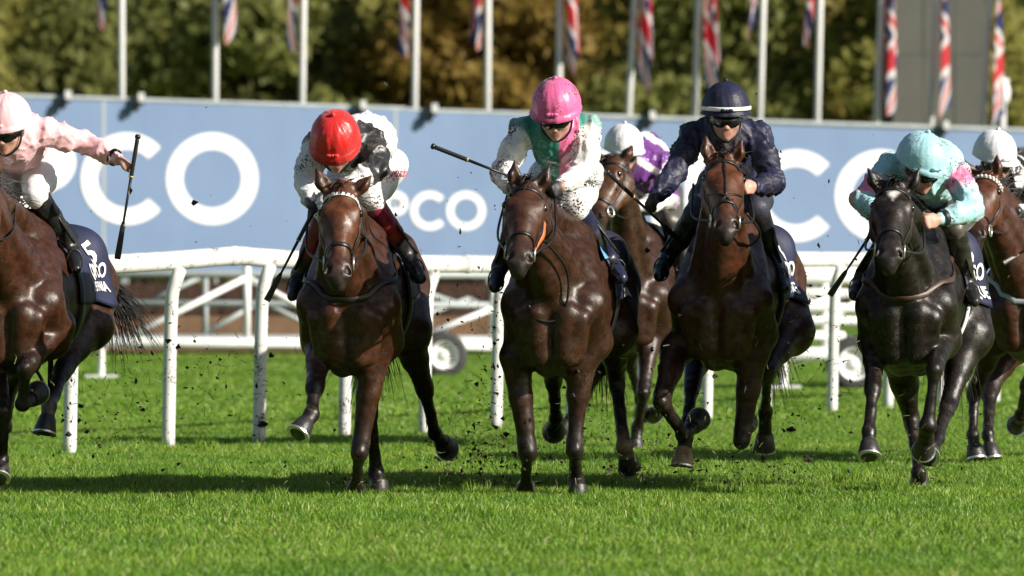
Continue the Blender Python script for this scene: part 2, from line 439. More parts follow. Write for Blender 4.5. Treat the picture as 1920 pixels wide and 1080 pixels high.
def blade_patch(name, size, nb, hmin, hmax, w):
    r = np.random.default_rng(nb)
    x = r.uniform(-size / 2, size / 2, nb); y = r.uniform(-size / 2, size / 2, nb)
    hh = r.uniform(hmin, hmax, nb) * (1 + 0.25 * np.sin(x * 9 + 1) * np.sin(y * 7)); an = r.uniform(0, 6.283, nb); le = r.uniform(0.1, 0.9, nb) * hh
    ww = w * r.uniform(0.7, 1.4, nb); dx, dy = np.cos(an), np.sin(an); fa = r.uniform(0, 6.283, nb); sx, sy = np.cos(fa) * ww, np.sin(fa) * ww
    V = np.zeros((nb, 5, 3))
    V[:, 0] = np.stack([x - sx, y - sy, 0 * x], 1); V[:, 1] = np.stack([x + sx, y + sy, 0 * x], 1)
    mx, my = x + dx * le * 0.3, y + dy * le * 0.3
    V[:, 2] = np.stack([mx - sx * .8, my - sy * .8, hh * .6], 1); V[:, 3] = np.stack([mx + sx * .8, my + sy * .8, hh * .6], 1)
    V[:, 4] = np.stack([x + dx * le, y + dy * le, hh], 1)
    b = np.arange(nb)[:, None] * 5
    F = [tuple(q) for q in (b + np.array([0, 1, 3, 2])).tolist()] + [tuple(q) for q in (b + np.array([2, 3, 4])).tolist()]
    base = np.array([0.19, 0.335, 0.036]); dry = np.array([0.40, 0.42, 0.18]); dk = np.array([0.10, 0.215, 0.02])
    t = r.random(nb)[:, None]; col = np.where(t < 0.07, dry, np.where(t < 0.48, dk, base)) * r.uniform(0.75, 1.3, (nb, 1))
    C = np.repeat(col[:, None], 5, 1)
    me = bpy.data.meshes.new(name); me.from_pydata(V.reshape(-1, 3).tolist(), [], F); me.update()
    at = me.color_attributes.new('Col', 'FLOAT_COLOR', 'POINT'); c4 = np.ones((nb * 5, 4), np.float32); c4[:, :3] = C.reshape(-1, 3); at.data.foreach_set('color', c4.ravel())
    me.materials.append(M['grass']); return me
def instance_stuff(name, pts, rots, scales, meshes):
    """points -> geometry nodes: instance one of the given meshes on each point"""
    out = []
    me = bpy.data.meshes.new(name); me.from_pydata([tuple(p) for p in pts], [], []); me.update()
    a = me.attributes.new('rz', 'FLOAT_VECTOR', 'POINT'); a.data.foreach_set('vector', np.array([(0, 0, r) for r in rots], np.float32).ravel())
    a = me.attributes.new('sc', 'FLOAT', 'POINT'); a.data.foreach_set('value', np.array(scales, np.float32))
    o = bpy.data.objects.new(name, me); link(o)
    ng = bpy.data.node_groups.new(name + '_nodes', 'GeometryNodeTree')
    ng.interface.new_socket('Geometry', in_out='INPUT', socket_type='NodeSocketGeometry')
    ng.interface.new_socket('Geometry', in_out='OUTPUT', socket_type='NodeSocketGeometry')
    N = ng.nodes; L = ng.links
    gi = N.new('NodeGroupInput'); go = N.new('NodeGroupOutput'); ip = N.new('GeometryNodeInstanceOnPoints')
    L.new(gi.outputs[0], ip.inputs['Points'])
    src = bpy.data.objects.new(name + '_blades', meshes)      # source mesh, not linked to the scene
    oi = N.new('GeometryNodeObjectInfo'); oi.inputs[0].default_value = src
    L.new(oi.outputs['Geometry'], ip.inputs['Instance'])
    nr = N.new('GeometryNodeInputNamedAttribute'); nr.data_type = 'FLOAT_VECTOR'; nr.inputs[0].default_value = 'rz'
    ns = N.new('GeometryNodeInputNamedAttribute'); ns.data_type = 'FLOAT'; ns.inputs[0].default_value = 'sc'
    L.new(nr.outputs[0], ip.inputs['Rotation']); L.new(ns.outputs[0], ip.inputs['Scale'])
    L.new(ip.outputs[0], go.inputs[0])
    md = o.modifiers.new('instances', 'NODES'); md.node_group = ng
    return o
near_patch = blade_patch('grass_patch_near', 1.0, 6000, 0.016, 0.044, 0.0024)
pts = []; rots = []; scs = []
for j in range(20, 49):
    hw = 0.09 * j + 1.6
    for i in range(int(-hw), int(hw) + 1):
        pts.append((i + random.uniform(-.1, .1), j + random.uniform(-.1, .1), 0)); rots.append(random.choice((0, 1.5708, 3.1416, 4.7124)) + random.uniform(-.2, .2)); scs.append(random.uniform(1.05, 1.25))
o = instance_stuff('grass', pts, rots, scs, near_patch); tag(o, 'short mown green racecourse grass', 'grass', kind='stuff')
far_patch = blade_patch('grass_patch_far', 1.0, 1700, 0.018, 0.038, 0.006)
pts = []; rots = []; scs = []
for j in range(49, 105):
    hw = 0.09 * j + 2
    for i in range(int(-hw), int(hw) + 1):
        pts.append((i + random.uniform(-.1, .1), j + random.uniform(-.1, .1), 0)); rots.append(random.uniform(0, 6.28)); scs.append(random.uniform(1.1, 1.4))
o = instance_stuff('distant_grass', pts, rots, scs, far_patch); tag(o, 'mown green grass beyond the running rail', 'grass', kind='stuff')
# taller tufts left standing here and there where the hooves land
tuft = blade_patch('grass_tuft', 0.16, 70, 0.05, 0.11, 0.0026)
pts = []; rots = []; scs = []
for k in range(420):
    d = random.uniform(26, 42); pts.append((random.uniform(-.085, .085) * d, d, 0)); rots.append(random.uniform(0, 6.28)); scs.append(random.uniform(.5, 1.0))
o = instance_stuff('grass_tufts', pts, rots, scs, tuft); tag(o, 'loose longer tufts of grass in the turf', 'grass', kind='stuff')

# ------------------------------------------------------------------ running rail
rail_px = [(-420, 885, 486), (-60, 870, 480), (130, 857, 480), (315, 845, 471), (440, 838, 462), (485, 835, 465), (645, 825, 475), (795, 820, 478), (930, 810, 479), (1070, 803, 478),
           (1200, 796, 476), (1325, 790, 474), (1435, 783, 472), (1560, 777, 472), (1665, 770, 473), (1765, 765, 474), (1865, 760, 475), (2100, 748, 477)]
dof = lambda y: CAMH * FPX / (y - HOR)
rail = empty('running_rail', P(960, 812, dof(812)) * (1, 1, 0))
tag(rail, 'white plastic running rail on bent posts behind the galloping horses', 'rail')
top = []
for (x, yb, yt) in rail_px:
    d = dof(yb); p = P(x, yt, d); p[2] -= 0.062; top.append(p)
path = spline(top, 5)
for i in range(len(path)): pass
prof = [(math.cos(a) * 0.045, math.sin(a) * 0.062) for a in np.linspace(0, 2 * math.pi, 13)[:-1]]
def rail_section(a, b, name, parent):
    v = []; f = []; seg = path[a:b + 1]; n = len(prof)
    for i, p in enumerate(seg):
        t = nrm(path[min(a + i + 1, len(path) - 1)] - path[max(a + i - 1, 0)]); s = nrm(np.cross(t, (0, 0, 1)))
        for (u, w) in prof: v.append(p + s * u * 1.0 + np.array([0, 0, w]))
    for i in range(len(seg) - 1):
        for k in range(n): f.append((i * n + k, (i + 1) * n + k, (i + 1) * n + (k + 1) % n, i * n + (k + 1) % n))
    f.append(tuple(range(n))); f.append(tuple((len(seg) - 1) * n + k for k in range(n - 1, -1, -1)))
    return mesh_obj(name, v, f, 'white_plastic', parent, True)
cuts = [0, 20, 38, 56, 70, len(path) - 1]
for a, b in zip(cuts[:-1], cuts[1:]): rail_section(a, b, 'rail_bar', rail)
for c in cuts[1:-1]:                                         # joint sleeves
    t = nrm(path[c + 1] - path[c - 1]); mb = MB(); s = nrm(np.cross(t, (0, 0, 1)))
    v = []; f = []
    for q in (-.045, .045):
        for (u, w) in prof: v.append(path[c] + t * q + s * u * 1.09 + np.array([0, 0, w * 1.06]))
    n = len(prof)
    for k in range(n): f.append((k, n + k, n + (k + 1) % n, (k + 1) % n))
    f.append(tuple(range(n))); f.append(tuple(n + k for k in range(n - 1, -1, -1)))
    mesh_obj('joint_sleeve', v, f, 'white_plastic', rail, True)
for i, (x, yb, yt) in enumerate(rail_px):
    if x == 440: continue
    d = dof(yb); b = P(x, yb, d); b[2] = -0.05
    h = top[i][2]
    tp = np.array(top[i]); b = b.copy()
    off = np.array([0.075, 0.02, 0])
    pts = [b, b + (0.01, 0, h * 0.45), b + (0.022, 0, h * 0.80), b + (0.032, .004, h * 0.88), b + (0.055, .012, h * 0.945), tp + (0.02 + 0.0, 0.02, -0.055)]
    if abs(tp[0] - b[0]) < 0.05: pts[-1] = tp + (0.075, 0.05, -0.06)
    rr = 0.043
    v, f = tube_geo(spline(pts, 4), rr, 12); mesh_obj('post', v, f, 'white_plastic', rail, True)

# ------------------------------------------------------------------ white transport frames on wheels, behind the rail
def wheel(c, R, w, parent, ax=(1, 0, 0)):
    ax = nrm(ax); u = nrm(np.cross(ax, (0, 0, 1))); c = np.array(c, float)
    def lathe(prof_, name, mat, par):
        v = []; f = []; n = 28; m = len(prof_)
        for k in range(n):
            a = 2 * math.pi * k / n; e = u * math.cos(a) + np.array([0, 0, 1]) * math.sin(a)
            for (r, s) in prof_: v.append(c + e * r + ax * s)
        for k in range(n):
            for j in range(m - 1): f.append((k * m + j, k * m + j + 1, ((k + 1) % n) * m + j + 1, ((k + 1) % n) * m + j))
        return mesh_obj(name, v, f, mat, par, True)
    h = w / 2; r0 = R * 0.62
    wh = empty('wheel', c - np.array(parent.location), parent)
    lathe([(r0, -h * .8), (R * .9, -h), (R, -h * .6), (R, h * .6), (R * .9, h), (r0, h * .8), (r0, -h * .8)], 'tyre', 'tyre', wh)
    lathe([(0.001, -h * .35), (R * .18, -h * .5), (R * .2, -h * .25), (R * .5, -h * .2), (R * .58, -h * .7), (r0, -h * .85), (r0, h * .85), (0.001, h * .5)], 'rim', 'white_metal', wh)
def frame(name, label, d0, d1, x0, x1, ytop, ybot, verts, diags, mat, r, extra=(), wheels=(), feet=(), group=None):
    dd = lambda x: d0 + (d1 - d0) * (x - x0) / (x1 - x0)
    Q = lambda x, y, o=0: P(x, y, dd(x) + o)
    b = Q((x0 + x1) / 2, 500); b[2] = 0
    root = empty(name, b); tag(root, label, 'trailer', group)
    def bar(nm, a, c, rr): v, f = tube_geo([a, c], rr, 10); mesh_obj(nm, v, f, mat, root, True)
    bar('top_tube', Q(x0, ytop[0]), Q(x1, ytop[1]), r); bar('bottom_tube', Q(x0, ybot[0]), Q(x1, ybot[1]), r * 1.2)
    for x, a, c in verts: bar('upright', Q(x, a), Q(x, c), r * 0.75)
    for (xa, ya, xb, yb) in diags: bar('brace', Q(xa, ya), Q(xb, yb), r * 0.62)
    for (xa, ya, xb, yb) in extra: bar('rail', Q(xa, ya), Q(xb, yb), r * .8)
    for (x, R) in wheels:
        c = Q(x, 600, -0.15); c[2] = R; wheel(c, R, 0.2, root, (-0.12, 1, 0))
        bar('axle_arm', c + (0, .1, 0), c + (0, .3, .25), r * .7)
    for (x, y) in feet:
        p = Q(x, y); mb = MB(); mb.tube([p + (0, 0, 0), np.array([p[0], p[1], 0.05])], 0.035, 8); mb.box((p[0], p[1], 0.03), (0.32, 0.25, 0.06)); mb.build('foot', mat, root)
    return root
frame('rail_trailer', 'white tubular trailer frame with large white spoked hub wheel on grass', 66, 69, 40, 1120, (487, 490), (640, 650),
      [(463, 487, 645), (925, 490, 648), (60, 487, 640)], [(463, 520, 248, 628), (463, 520, 680, 640), (925, 578, 812, 622), (925, 530, 1090, 640), (60, 520, 210, 640)],
      'white_metal', 0.055, wheels=((832, .245),), feet=((190, 645),))
frame('rail_trailer', 'dull grey tubular trailer frame behind the white one with the bare hub wheel', 76, 79, 60, 1300, (513, 516), (634, 640),
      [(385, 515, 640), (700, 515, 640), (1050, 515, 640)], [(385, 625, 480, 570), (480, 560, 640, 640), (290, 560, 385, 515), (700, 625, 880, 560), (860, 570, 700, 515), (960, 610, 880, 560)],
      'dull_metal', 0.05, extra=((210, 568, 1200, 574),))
frame('rail_trailer', 'dense white trailer of stacked rails with grey tyred wheel by the dark hurdle end', 60.5, 63, 1440, 1960, (520, 528), (662, 672),
      [(1500, 505, 665), (1545, 505, 668), (1620, 510, 668), (1720, 515, 670), (1820, 520, 670)],
      [(1500, 560, 1545, 580), (1545, 560, 1620, 545), (1545, 600, 1620, 560), (1500, 590, 1545, 560), (1720, 540, 1820, 640)],
      'white_metal', 0.06, extra=((1440, 548, 1960, 556), (1440, 575, 1960, 583), (1440, 600, 1960, 606), (1440, 505, 1700, 512), (1480, 628, 1580, 630)), wheels=((1600, .26),), feet=((1470, 668), (1790, 672)))

# steeplechase brush fence: dark birch with tan board at the foot
fd = 84
root = empty('brush_fence', P(480, 500, fd) * (1, 1, 0)); tag(root, 'dark brown brush steeplechase fence with tan take-off boards', 'fence')
M['brush'] = simple('brush', (0.055, 0.026, 0.017), 0.85, 0.5, 12, bmp=0.6, bscale=30)
M['tan_board'] = simple('tan_board', (0.20, 0.115, 0.065), 0.7, 0.45, 1.5)
xa, xb = P(-300, 0, fd)[0], P(1420, 0, fd)[0]
xs = xa; 
while xs < xb:
    w = 1.8; mb = MB(); mb.box((xs + w / 2, fd - .1, .30), (w - .03, .06, .46)); mb.build('base_board', 'tan_board', root)
    mb = MB()
    for k in range(170):
        x = xs + random.random() * w; y = fd + random.uniform(-.05, .5); h = random.uniform(.95, 1.16)
        e = 0.025; mb.add([(x - e, y, .1), (x + e, y, .1), (x + random.uniform(-.1, .1), y + random.uniform(-.1, .1), h)], [(0, 1, 2)])
    mb.box((xs + w / 2, fd + .25, .5), (w, .5, .9)); b = mb.build('brush', 'brush', root); b['kind'] = 'stuff'
    xs += w

# ------------------------------------------------------------------ advertising board
BX0, BX1, BD0, BD1 = -400, 2300, 94.0, 101.0
bd = lambda x: BD0 + (BD1 - BD0) * (x - BX0) / (BX1 - BX0)
btop = lambda x: 182 + 58 * x / 1760 + (2 if x > 760 else 0)
bx = lambda x, y, o=0.0: P(x, y, bd(x) + o)
def board_material():
    m, n, l, b = new_mat('board_blue')
    t = texco(n, l, (0.5, 0.5, 0.5), detail=3); r = ramp(n, l, t.outputs[0], [(0.3, (0.138, 0.212, 0.36)), (0.7, (0.165, 0.245, 0.40))])
    l.new(r.outputs[0], b.inputs['Base Color']); b.inputs['Roughness'].default_value = 0.5; b.inputs['Specular IOR Level'].default_value = 0.4
    t2 = texco(n, l, (1.5, 1.5, 0.6), detail=2); bump(n, l, b, t2.outputs[0], 0.25, 0.05)
    return m
M['board_blue'] = board_material()
board = empty('advertising_board', bx(960, 500) * (1, 1, 0)); tag(board, 'long pale blue advertising board with white lettering on a raised frame', 'board')
seams = [-350, 195, 742, 1290, 1745, 2250]
for a, b in zip(seams[:-1], seams[1:]):
    g = 2.5; zz = 1.06
    v = []
    for x in (a + g, b - g):
        for o in (0, 0.06):
            q = bx(x, btop(x), o); v.append(q); q2 = q.copy(); q2[2] = zz; v.append(q2)
    panel = mesh_obj('panel', v, [(0, 1, 5, 4), (2, 6, 7, 3), (0, 2, 3, 1), (4, 5, 7, 6), (0, 4, 6, 2), (1, 3, 7, 5)], 'board_blue', board)
    for x in (a + 40, b - 40):
        mb = MB(); q = bx(x, 500, 0.12); mb.box((q[0], q[1], 1.6), (.1, .1, 3.2)); mb.build('support_post', 'dull_metal', board)
mb = MB(); mb.tube([bx(-350, btop(-350) - 3, .03), bx(760, btop(760) - 3, .03)], .035, 8); mb.build('top_rail', 'dull_metal', board)
mb = MB(); mb.tube([bx(762, btop(762) - 3, .03), bx(2250, btop(2250) - 3, .03)], .035, 8); mb.build('top_rail', 'dull_metal', board)
for a in seams[1:-1]:
    q0 = bx(a, btop(a), .03); mb = MB(); mb.box((q0[0], q0[1], (q0[2] + 1.06) / 2), (.035, .078, q0[2] - 1.06)); mb.build('seam_strip', 'pole_metal', board)
for x in (125, 262, 678, 812, 1220, 1770, 1500):
    if x == 1500: continue
    q = bx(x, btop(x), -.06); mb = MB(); mb.box(q + (.02, -.03, .05), (.1, .1, .2)); mb.box(q + (-.04, -.1, -.07), (.09, .12, .17), Matrix.Rotation(.5, 3, 'Y'))
    cl = mb.build('clip_lamp', 'black_rubber', board)
    mb = MB(); mb.box(q + (.03, -.10, .06), (.09, .04, .14)); mb.build('lamp_face', 'white_metal', cl)
def arc(cx, cy, ro, ri, a0, a1, n=48):
    pts = []
    for k in range(n + 1):
        a = a0 + (a1 - a0) * k / n
        pts.append((cx + ro * math.cos(a), cy - ro * math.sin(a))); pts.append((cx + ri * math.cos(a), cy - ri * math.sin(a)))
    return pts, [(2 * k, 2 * k + 1, 2 * k + 3, 2 * k + 2) for k in range(n)]
def poly(pts): return pts, [tuple(range(len(pts)))]
def put_letter(shapes, name='letter'):
    mb = MB()
    for i, (pts, f) in enumerate(shapes):
        mb.add([bx(x, y, -0.012 - 0.003 * i) for x, y in pts], f)
    return mb.build(name, 'letter_white', board)
def qipco(ox, oy, s):
    R = 86 * s; t = 31 * s; pi = math.pi
    put_letter([arc(ox, oy, R, R - t, 0, 2 * pi, 64)])                                                                # O
    put_letter([arc(ox - 160 * s, oy, R, R - t, 0.75, 2 * pi - 0.75)])                                              # C
    px = ox - 352 * s; r = 54 * s
    put_letter([poly([(px - t / 2, oy - R), (px + t / 2, oy - R), (px + t / 2, oy + R), (px - t / 2, oy + R)]),
                poly([(px, oy - R), (px + 42 * s, oy - R), (px + 42 * s, oy - R + t), (px, oy - R + t)]),
                poly([(px, oy - R + 2 * r - t), (px + 42 * s, oy - R + 2 * r - t), (px + 42 * s, oy - R + 2 * r), (px, oy - R + 2 * r)]),
                arc(px + 42 * s, oy - R + r, r, r - t, -pi / 2, pi / 2, 32)])                                        # P
    ix = ox - 414 * s
    put_letter([poly([(ix - t / 2, oy - R), (ix + t / 2, oy - R), (ix + t / 2, oy + R), (ix - t / 2, oy + R)])])     # I
    qx = ox - 540 * s
    put_letter([arc(qx, oy, R, R - t, 0, 2 * pi, 64), poly([(qx + 20 * s, oy + 20 * s), (qx + 42 * s, oy + 5 * s), (qx + 92 * s, oy + 80 * s), (qx + 62 * s, oy + 92 * s)])])
qipco(398, 335, 1.0); qipco(874, 395, 0.425); qipco(1652, 367, 1.0)

# ------------------------------------------------------------------ flagpoles with limp union flags
def union(u, v):
    """u 0..2 along the fly, v 0..1 up"""
    x, y = u - 1, v - .5
    if abs(y) < .1 or abs(x) < .1: return (0.62, 0.02, 0.035)
    if abs(y) < .167 or abs(x) < .167: return (0.8, 0.8, 0.8)
    d1 = abs(y - x / 2) / 1.118; d2 = abs(y + x / 2) / 1.118
    if min(d1, d2) < .034: return (0.62, 0.02, 0.035)
    if min(d1, d2) < .1: return (0.8, 0.8, 0.8)
    return (0.012, 0.02, 0.13)
M['flag_cloth'] = attr_mat('flag_cloth', 0.6, 0.1, bmps=((20, .2, .01),), vamt=0.08, trans=0.45)
flags = [(228, 228, 205, 52, 'two'), (404, 403, 420, 72, ''), (569, 566, 560, 96, ''), (780, 777, 767, 118, ''), (915, 914, 903, 112, ''), (1050, 1047, 1062, 152, ''),
         (1190, 1178, 1194, 176, ''), (1310, 1302, 1322, 196, ''), (1431, 1424, 1419, 70, ''), (1538, 1532, 1525, 92, ''), (1653, 1643, 1655, 232, ''), (1754, 1745, 1757, 236, ''), (1856, 1843, 1858, 262, '')]
where = ['by the pink jockey\'s end of the board', 'second from the pink jockey\'s end of the board', 'above the red cap', 'between the red cap and the pink cap',
         'just before the pink cap', 'above the pink cap', 'between the pink cap and the navy cap', 'above the navy cap', 'just past the navy cap',
         'midway from the navy cap to the grey screen', 'against the edge of the grey screen', 'in front of the grey screen', 'beside the lamp post past the grey screen']
for i, (xt, xb2, xf, yf, _) in enumerate(flags):
    d = bd(xb2) + 4.5; b = P(xb2, btop(xb2), d); t = P(xt, 0, d); dirv = (t - b) / (t[2] - b[2])
    base = b - dirv * b[2]; topz = 8.6; tp = b + dirv * (topz - b[2])
    root = empty('flagpole', base); tag(root, 'tall white flagpole with limp flag ' + where[i], 'flagpole', 'flagpoles behind the advertising board')
    v, f = tube_geo([base, base + (tp - base) * .55, tp], [.058, .053, .045], 14); mesh_obj('pole', v, f, 'pole_metal', root, True)
    v, f = tube_geo([base + (tp - base) * .37, base + (tp - base) * .375], .062, 14); mesh_obj('pole_collar', v, f, 'pole_metal', root, True)
    v, f = ball(tp + (0, 0, .06), .09, 10, 8); mesh_obj('finial', v, f, 'pole_metal', root, True)
    # flag: hoist down the pole, cloth falls in folds below
    r = random.Random(i * 13 + 5)
    side = 1 if xf >= xb2 else -1
    zlow = P(xf, yf, d)[2]; nu, nv = 26, 30; V = []; C = []
    hoist_top = tp + (topz - 8.5) * 0 ; hz0 = topz - .25; hh = 1.5; L = 3.0
    hz0 = max(zlow + 2.75, 4.9) if True else hz0
    spread = 0.14 + abs(xf - xb2) / FPX * d * 1.0
    for a in range(nu):
        u = a / (nu - 1)
        for bb in range(nv):
            w = bb / (nv - 1)
            # cloth near the fly end hangs lower; folds pile up beside the pole
            z = hz0 - (1 - w) * hh - u ** .8 * (hz0 - hh - zlow) * (1 - .25 * w) - .12 * math.sin(u * 7 + i) * (1 - w)
            ac = .5 - .5 * math.cos(u * 11 + w * .8 + i * .7)
            xx = side * (.06 + spread * (.25 + .75 * ac) * (.55 + .45 * (1 - w)) * min(1, .25 + u * 3))
            yy = -.03 - .16 * u + .05 * math.sin(u * 11 + w * 2)
            pz = b + dirv * (z - b[2]); V.append((pz[0] + xx, pz[1] + yy, z)); C.append(union(u * 2, w))
    F = [(a * nv + c, (a + 1) * nv + c, (a + 1) * nv + c + 1, a * nv + c + 1) for a in range(nu - 1) for c in range(nv - 1)]
    fo = mesh_obj('flag', V, F, 'flag_cloth', root, True, cols=np.array(C))
    fo['label'] = 'red white and blue union flag hanging limp in folds'

# lamp post at the far right
q = P(1880, 240, 108); root = empty('lamp_post', (q[0], q[1], 0)); tag(root, 'pale grey post with small round white lamp head beside the last flagpole', 'lamp post')
v, f = tube_geo([(q[0], q[1], 0), (q[0], q[1], 3.9)], .055, 10); mesh_obj('post', v, f, 'pole_metal', root, True)
v, f = ball((q[0], q[1], 4.1), (.13, .13, .22), 12, 8); mesh_obj('lamp_head', v, f, 'white_metal', root, True)
v, f = tube_geo([(q[0] - .1, q[1], 4.3), (q[0] + .1, q[1], 4.3)], .05, 8); mesh_obj('lamp_cap', v, f, 'white_metal', root, True)

# big screen seen from behind
sc_d = 128
M['screen_grey'] = simple('screen_grey', (0.11, 0.108, 0.098), 0.55, 0.12, 0.8)
M['screen_dark'] = simple('screen_dark', (0.03, 0.032, 0.035), 0.5, 0.2, 1)
a = P(1672, 0, sc_d); b = P(1846, 0, sc_d)
root = empty('video_screen', ((a[0] + b[0]) / 2, sc_d, 0)); tag(root, 'tall grey back of a large video screen rising behind the board', 'screen')
w = b[0] - a[0]; k = 3
for i in range(k):
    for j in range(4):
        mb = MB(); mb.box((a[0] + w * (i + .5) / k, sc_d, 1 + 2.2 * j + 1.1), (w / k - .012, .5 + .02 * ((i + j) % 2), 2.19)); mb.build('cladding_panel', 'screen_grey', root)
mb = MB(); mb.box((a[0] - .12, sc_d + .15, 5), (.22, .6, 10)); mb.build('edge_post', 'screen_dark', root)
mb = MB(); mb.box((a[0] + w / 2, sc_d + .3, .5), (w * .7, .4, 1)); mb.build('base', 'screen_dark', root)

# ------------------------------------------------------------------ trees
def leaf_mat(name, c0, c1, c2):
    m, n, l, b = new_mat(name)
    a = n.new('ShaderNodeAttribute'); a.attribute_name = 'Col'
    sx = n.new('ShaderNodeSeparateColor'); l.new(a.outputs['Color'], sx.inputs[0])
    r = ramp(n, l, sx.outputs[0], [(0.0, c0), (0.55, c1), (1.0, c2)])
    l.new(r.outputs[0], b.inputs['Base Color']); b.inputs['Roughness'].default_value = 0.6; b.inputs['Specular IOR Level'].default_value = 0.25
    tr = n.new('ShaderNodeBsdfTranslucent'); l.new(r.outputs[0], tr.inputs['Color']); mx = n.new('ShaderNodeMixShader'); mx.inputs[0].default_value = 0.55
    l.new(b.outputs[0], mx.inputs[1]); l.new(tr.outputs[0], mx.inputs[2]); l.new(mx.outputs[0], n['Material Output'].inputs[0])
    return m
M['leaf_olive'] = leaf_mat('leaf_olive', (0.225, 0.225, 0.06), (0.275, 0.265, 0.07), (0.32, 0.30, 0.085))
M['leaf_green'] = leaf_mat('leaf_green', (0.18, 0.20, 0.06), (0.22, 0.235, 0.072), (0.265, 0.265, 0.085))
M['leaf_autumn'] = leaf_mat('leaf_autumn', (0.21, 0.155, 0.04), (0.275, 0.185, 0.046), (0.31, 0.235, 0.06))
M['leaf_brown'] = leaf_mat('leaf_brown', (0.19, 0.165, 0.045), (0.26, 0.215, 0.055), (0.31, 0.26, 0.07))
M['bark'] = simple('bark', (0.07, 0.055, 0.042), 0.85, 0.3, 3, bmp=0.4, bscale=8)
def tree(x, y, h, rad, mat, label, seed):
    r = np.random.default_rng(seed)
    root = empty('tree', (x, y, 0)); tag(root, label, 'tree', 'trees beyond the racecourse')
    mb = MB(); base = np.array([x, y, 0.])
    mb.tube(spline([base, base + (r.normal() * .2, r.normal() * .2, h * .3), base + (r.normal() * .4, r.normal() * .4, h * .75)], 4), list(np.linspace(.32, .08, 9)), 8)
    clumps = []
    for k in range(22):
        an = r.uniform(0, 6.28); t = r.uniform(.08, 1); zz = h * (.12 + .82 * t); rr = rad * math.sqrt(max(.05, 1 - (t - .3) ** 2 / .62)) * r.uniform(.45, .95)
        c = base + (math.cos(an) * rr, math.sin(an) * rr, zz); clumps.append((c, r.uniform(.24, .42) * rad))
        if k < 9: mb.tube([base + (0, 0, h * .2 + zz * .25), (base + (0, 0, zz * .8) + c) / 2, c], [.11, .07, .03], 6, False)
    for k in range(20):
        an = r.uniform(0, 6.28); clumps.append((base + (math.cos(an) * rad * .35, math.sin(an) * rad * .35, h * r.uniform(.15, .9)), rad * .5))
    for k in range(10):
        an = r.uniform(0, 6.28); clumps.append((base + (math.cos(an) * rad * .75, math.sin(an) * rad * .75, h * r.uniform(.05, .3)), rad * .4))
    mb.build('trunk', 'bark', root, True)
    Vs = []; Cs = []
    for c, cr in clumps:
        n = 210; u = r.normal(size=(n, 3)); u /= np.linalg.norm(u, axis=1, keepdims=True); rr = cr * r.uniform(.55, 1.05, n)[:, None]
        p = c + u * rr * (1, 1, .8); a = r.normal(size=(n, 3)) + u * .3; a /= np.linalg.norm(a, axis=1, keepdims=True)
        b_ = np.cross(a, u + r.normal(size=(n, 3)) * .8); b_ /= np.linalg.norm(b_, axis=1, keepdims=True) + 1e-6
        s = r.uniform(.16, .34, n)[:, None]
        Vs.append(np.stack([p - a * s, p + b_ * s * .6, p + a * s, p - b_ * s * .6], 1))
        Cs.append(np.repeat(np.clip(r.normal(r.uniform(.35, .65), .12, n), 0, 1), 4))
    V = np.concatenate(Vs).reshape(-1, 3); n = len(V) // 4
    cc = np.concatenate(Cs)
    mesh_obj('crown', V, (np.arange(n)[:, None] * 4 + np.arange(4)).tolist(), mat, root, cols=np.repeat(cc[:, None], 3, 1))
spec = [(-130, 'leaf_olive'), (90, 'leaf_green'), (270, 'leaf_olive'), (440, 'leaf_green'), (620, 'leaf_olive'), (760, 'leaf_green'), (900, 'leaf_autumn'), (1040, 'leaf_brown'),
        (1190, 'leaf_autumn'), (1330, 'leaf_green'), (1480, 'leaf_brown'), (1600, 'leaf_green'), (1760, 'leaf_olive'), (1900, 'leaf_green'), (2040, 'leaf_olive')]
lab = {'leaf_olive': 'broad olive green tree', 'leaf_green': 'broad dark green tree', 'leaf_autumn': 'orange autumn tree', 'leaf_brown': 'brownish turning tree'}
near_pole = lambda px: where[min(range(13), key=lambda k: abs(flags[k][1] - px))] if -60 < px < 1960 else ('past the pink jockey\'s end of the board' if px < 0 else 'past the lamp post')
for i, (px, mt) in enumerate(spec):
    d = 190 + 14 * ((i * 7) % 3); p = P(px, 0, d); h = [13, 11.5, 14, 12][i % 4]
    tree(p[0], d, h, 3.7 + .5 * (i % 2), mt, lab[mt] + ' behind the flagpole ' + near_pole(px), 50 + i)
for i in range(13):
    px = -200 + i * 190; d = 232 + 6 * (i % 3); p = P(px, 0, d); mt = ('leaf_green', 'leaf_olive', 'leaf_green', 'leaf_brown')[i % 4]
    tree(p[0], d, 16.5 - (2.5 if i in (5, 1) else 0), 4.4, mt, 'tall ' + lab[mt].replace('broad ', '') + ' beyond the flagpole ' + near_pole(px), 150 + i)
print('setting', time.time() - T0)

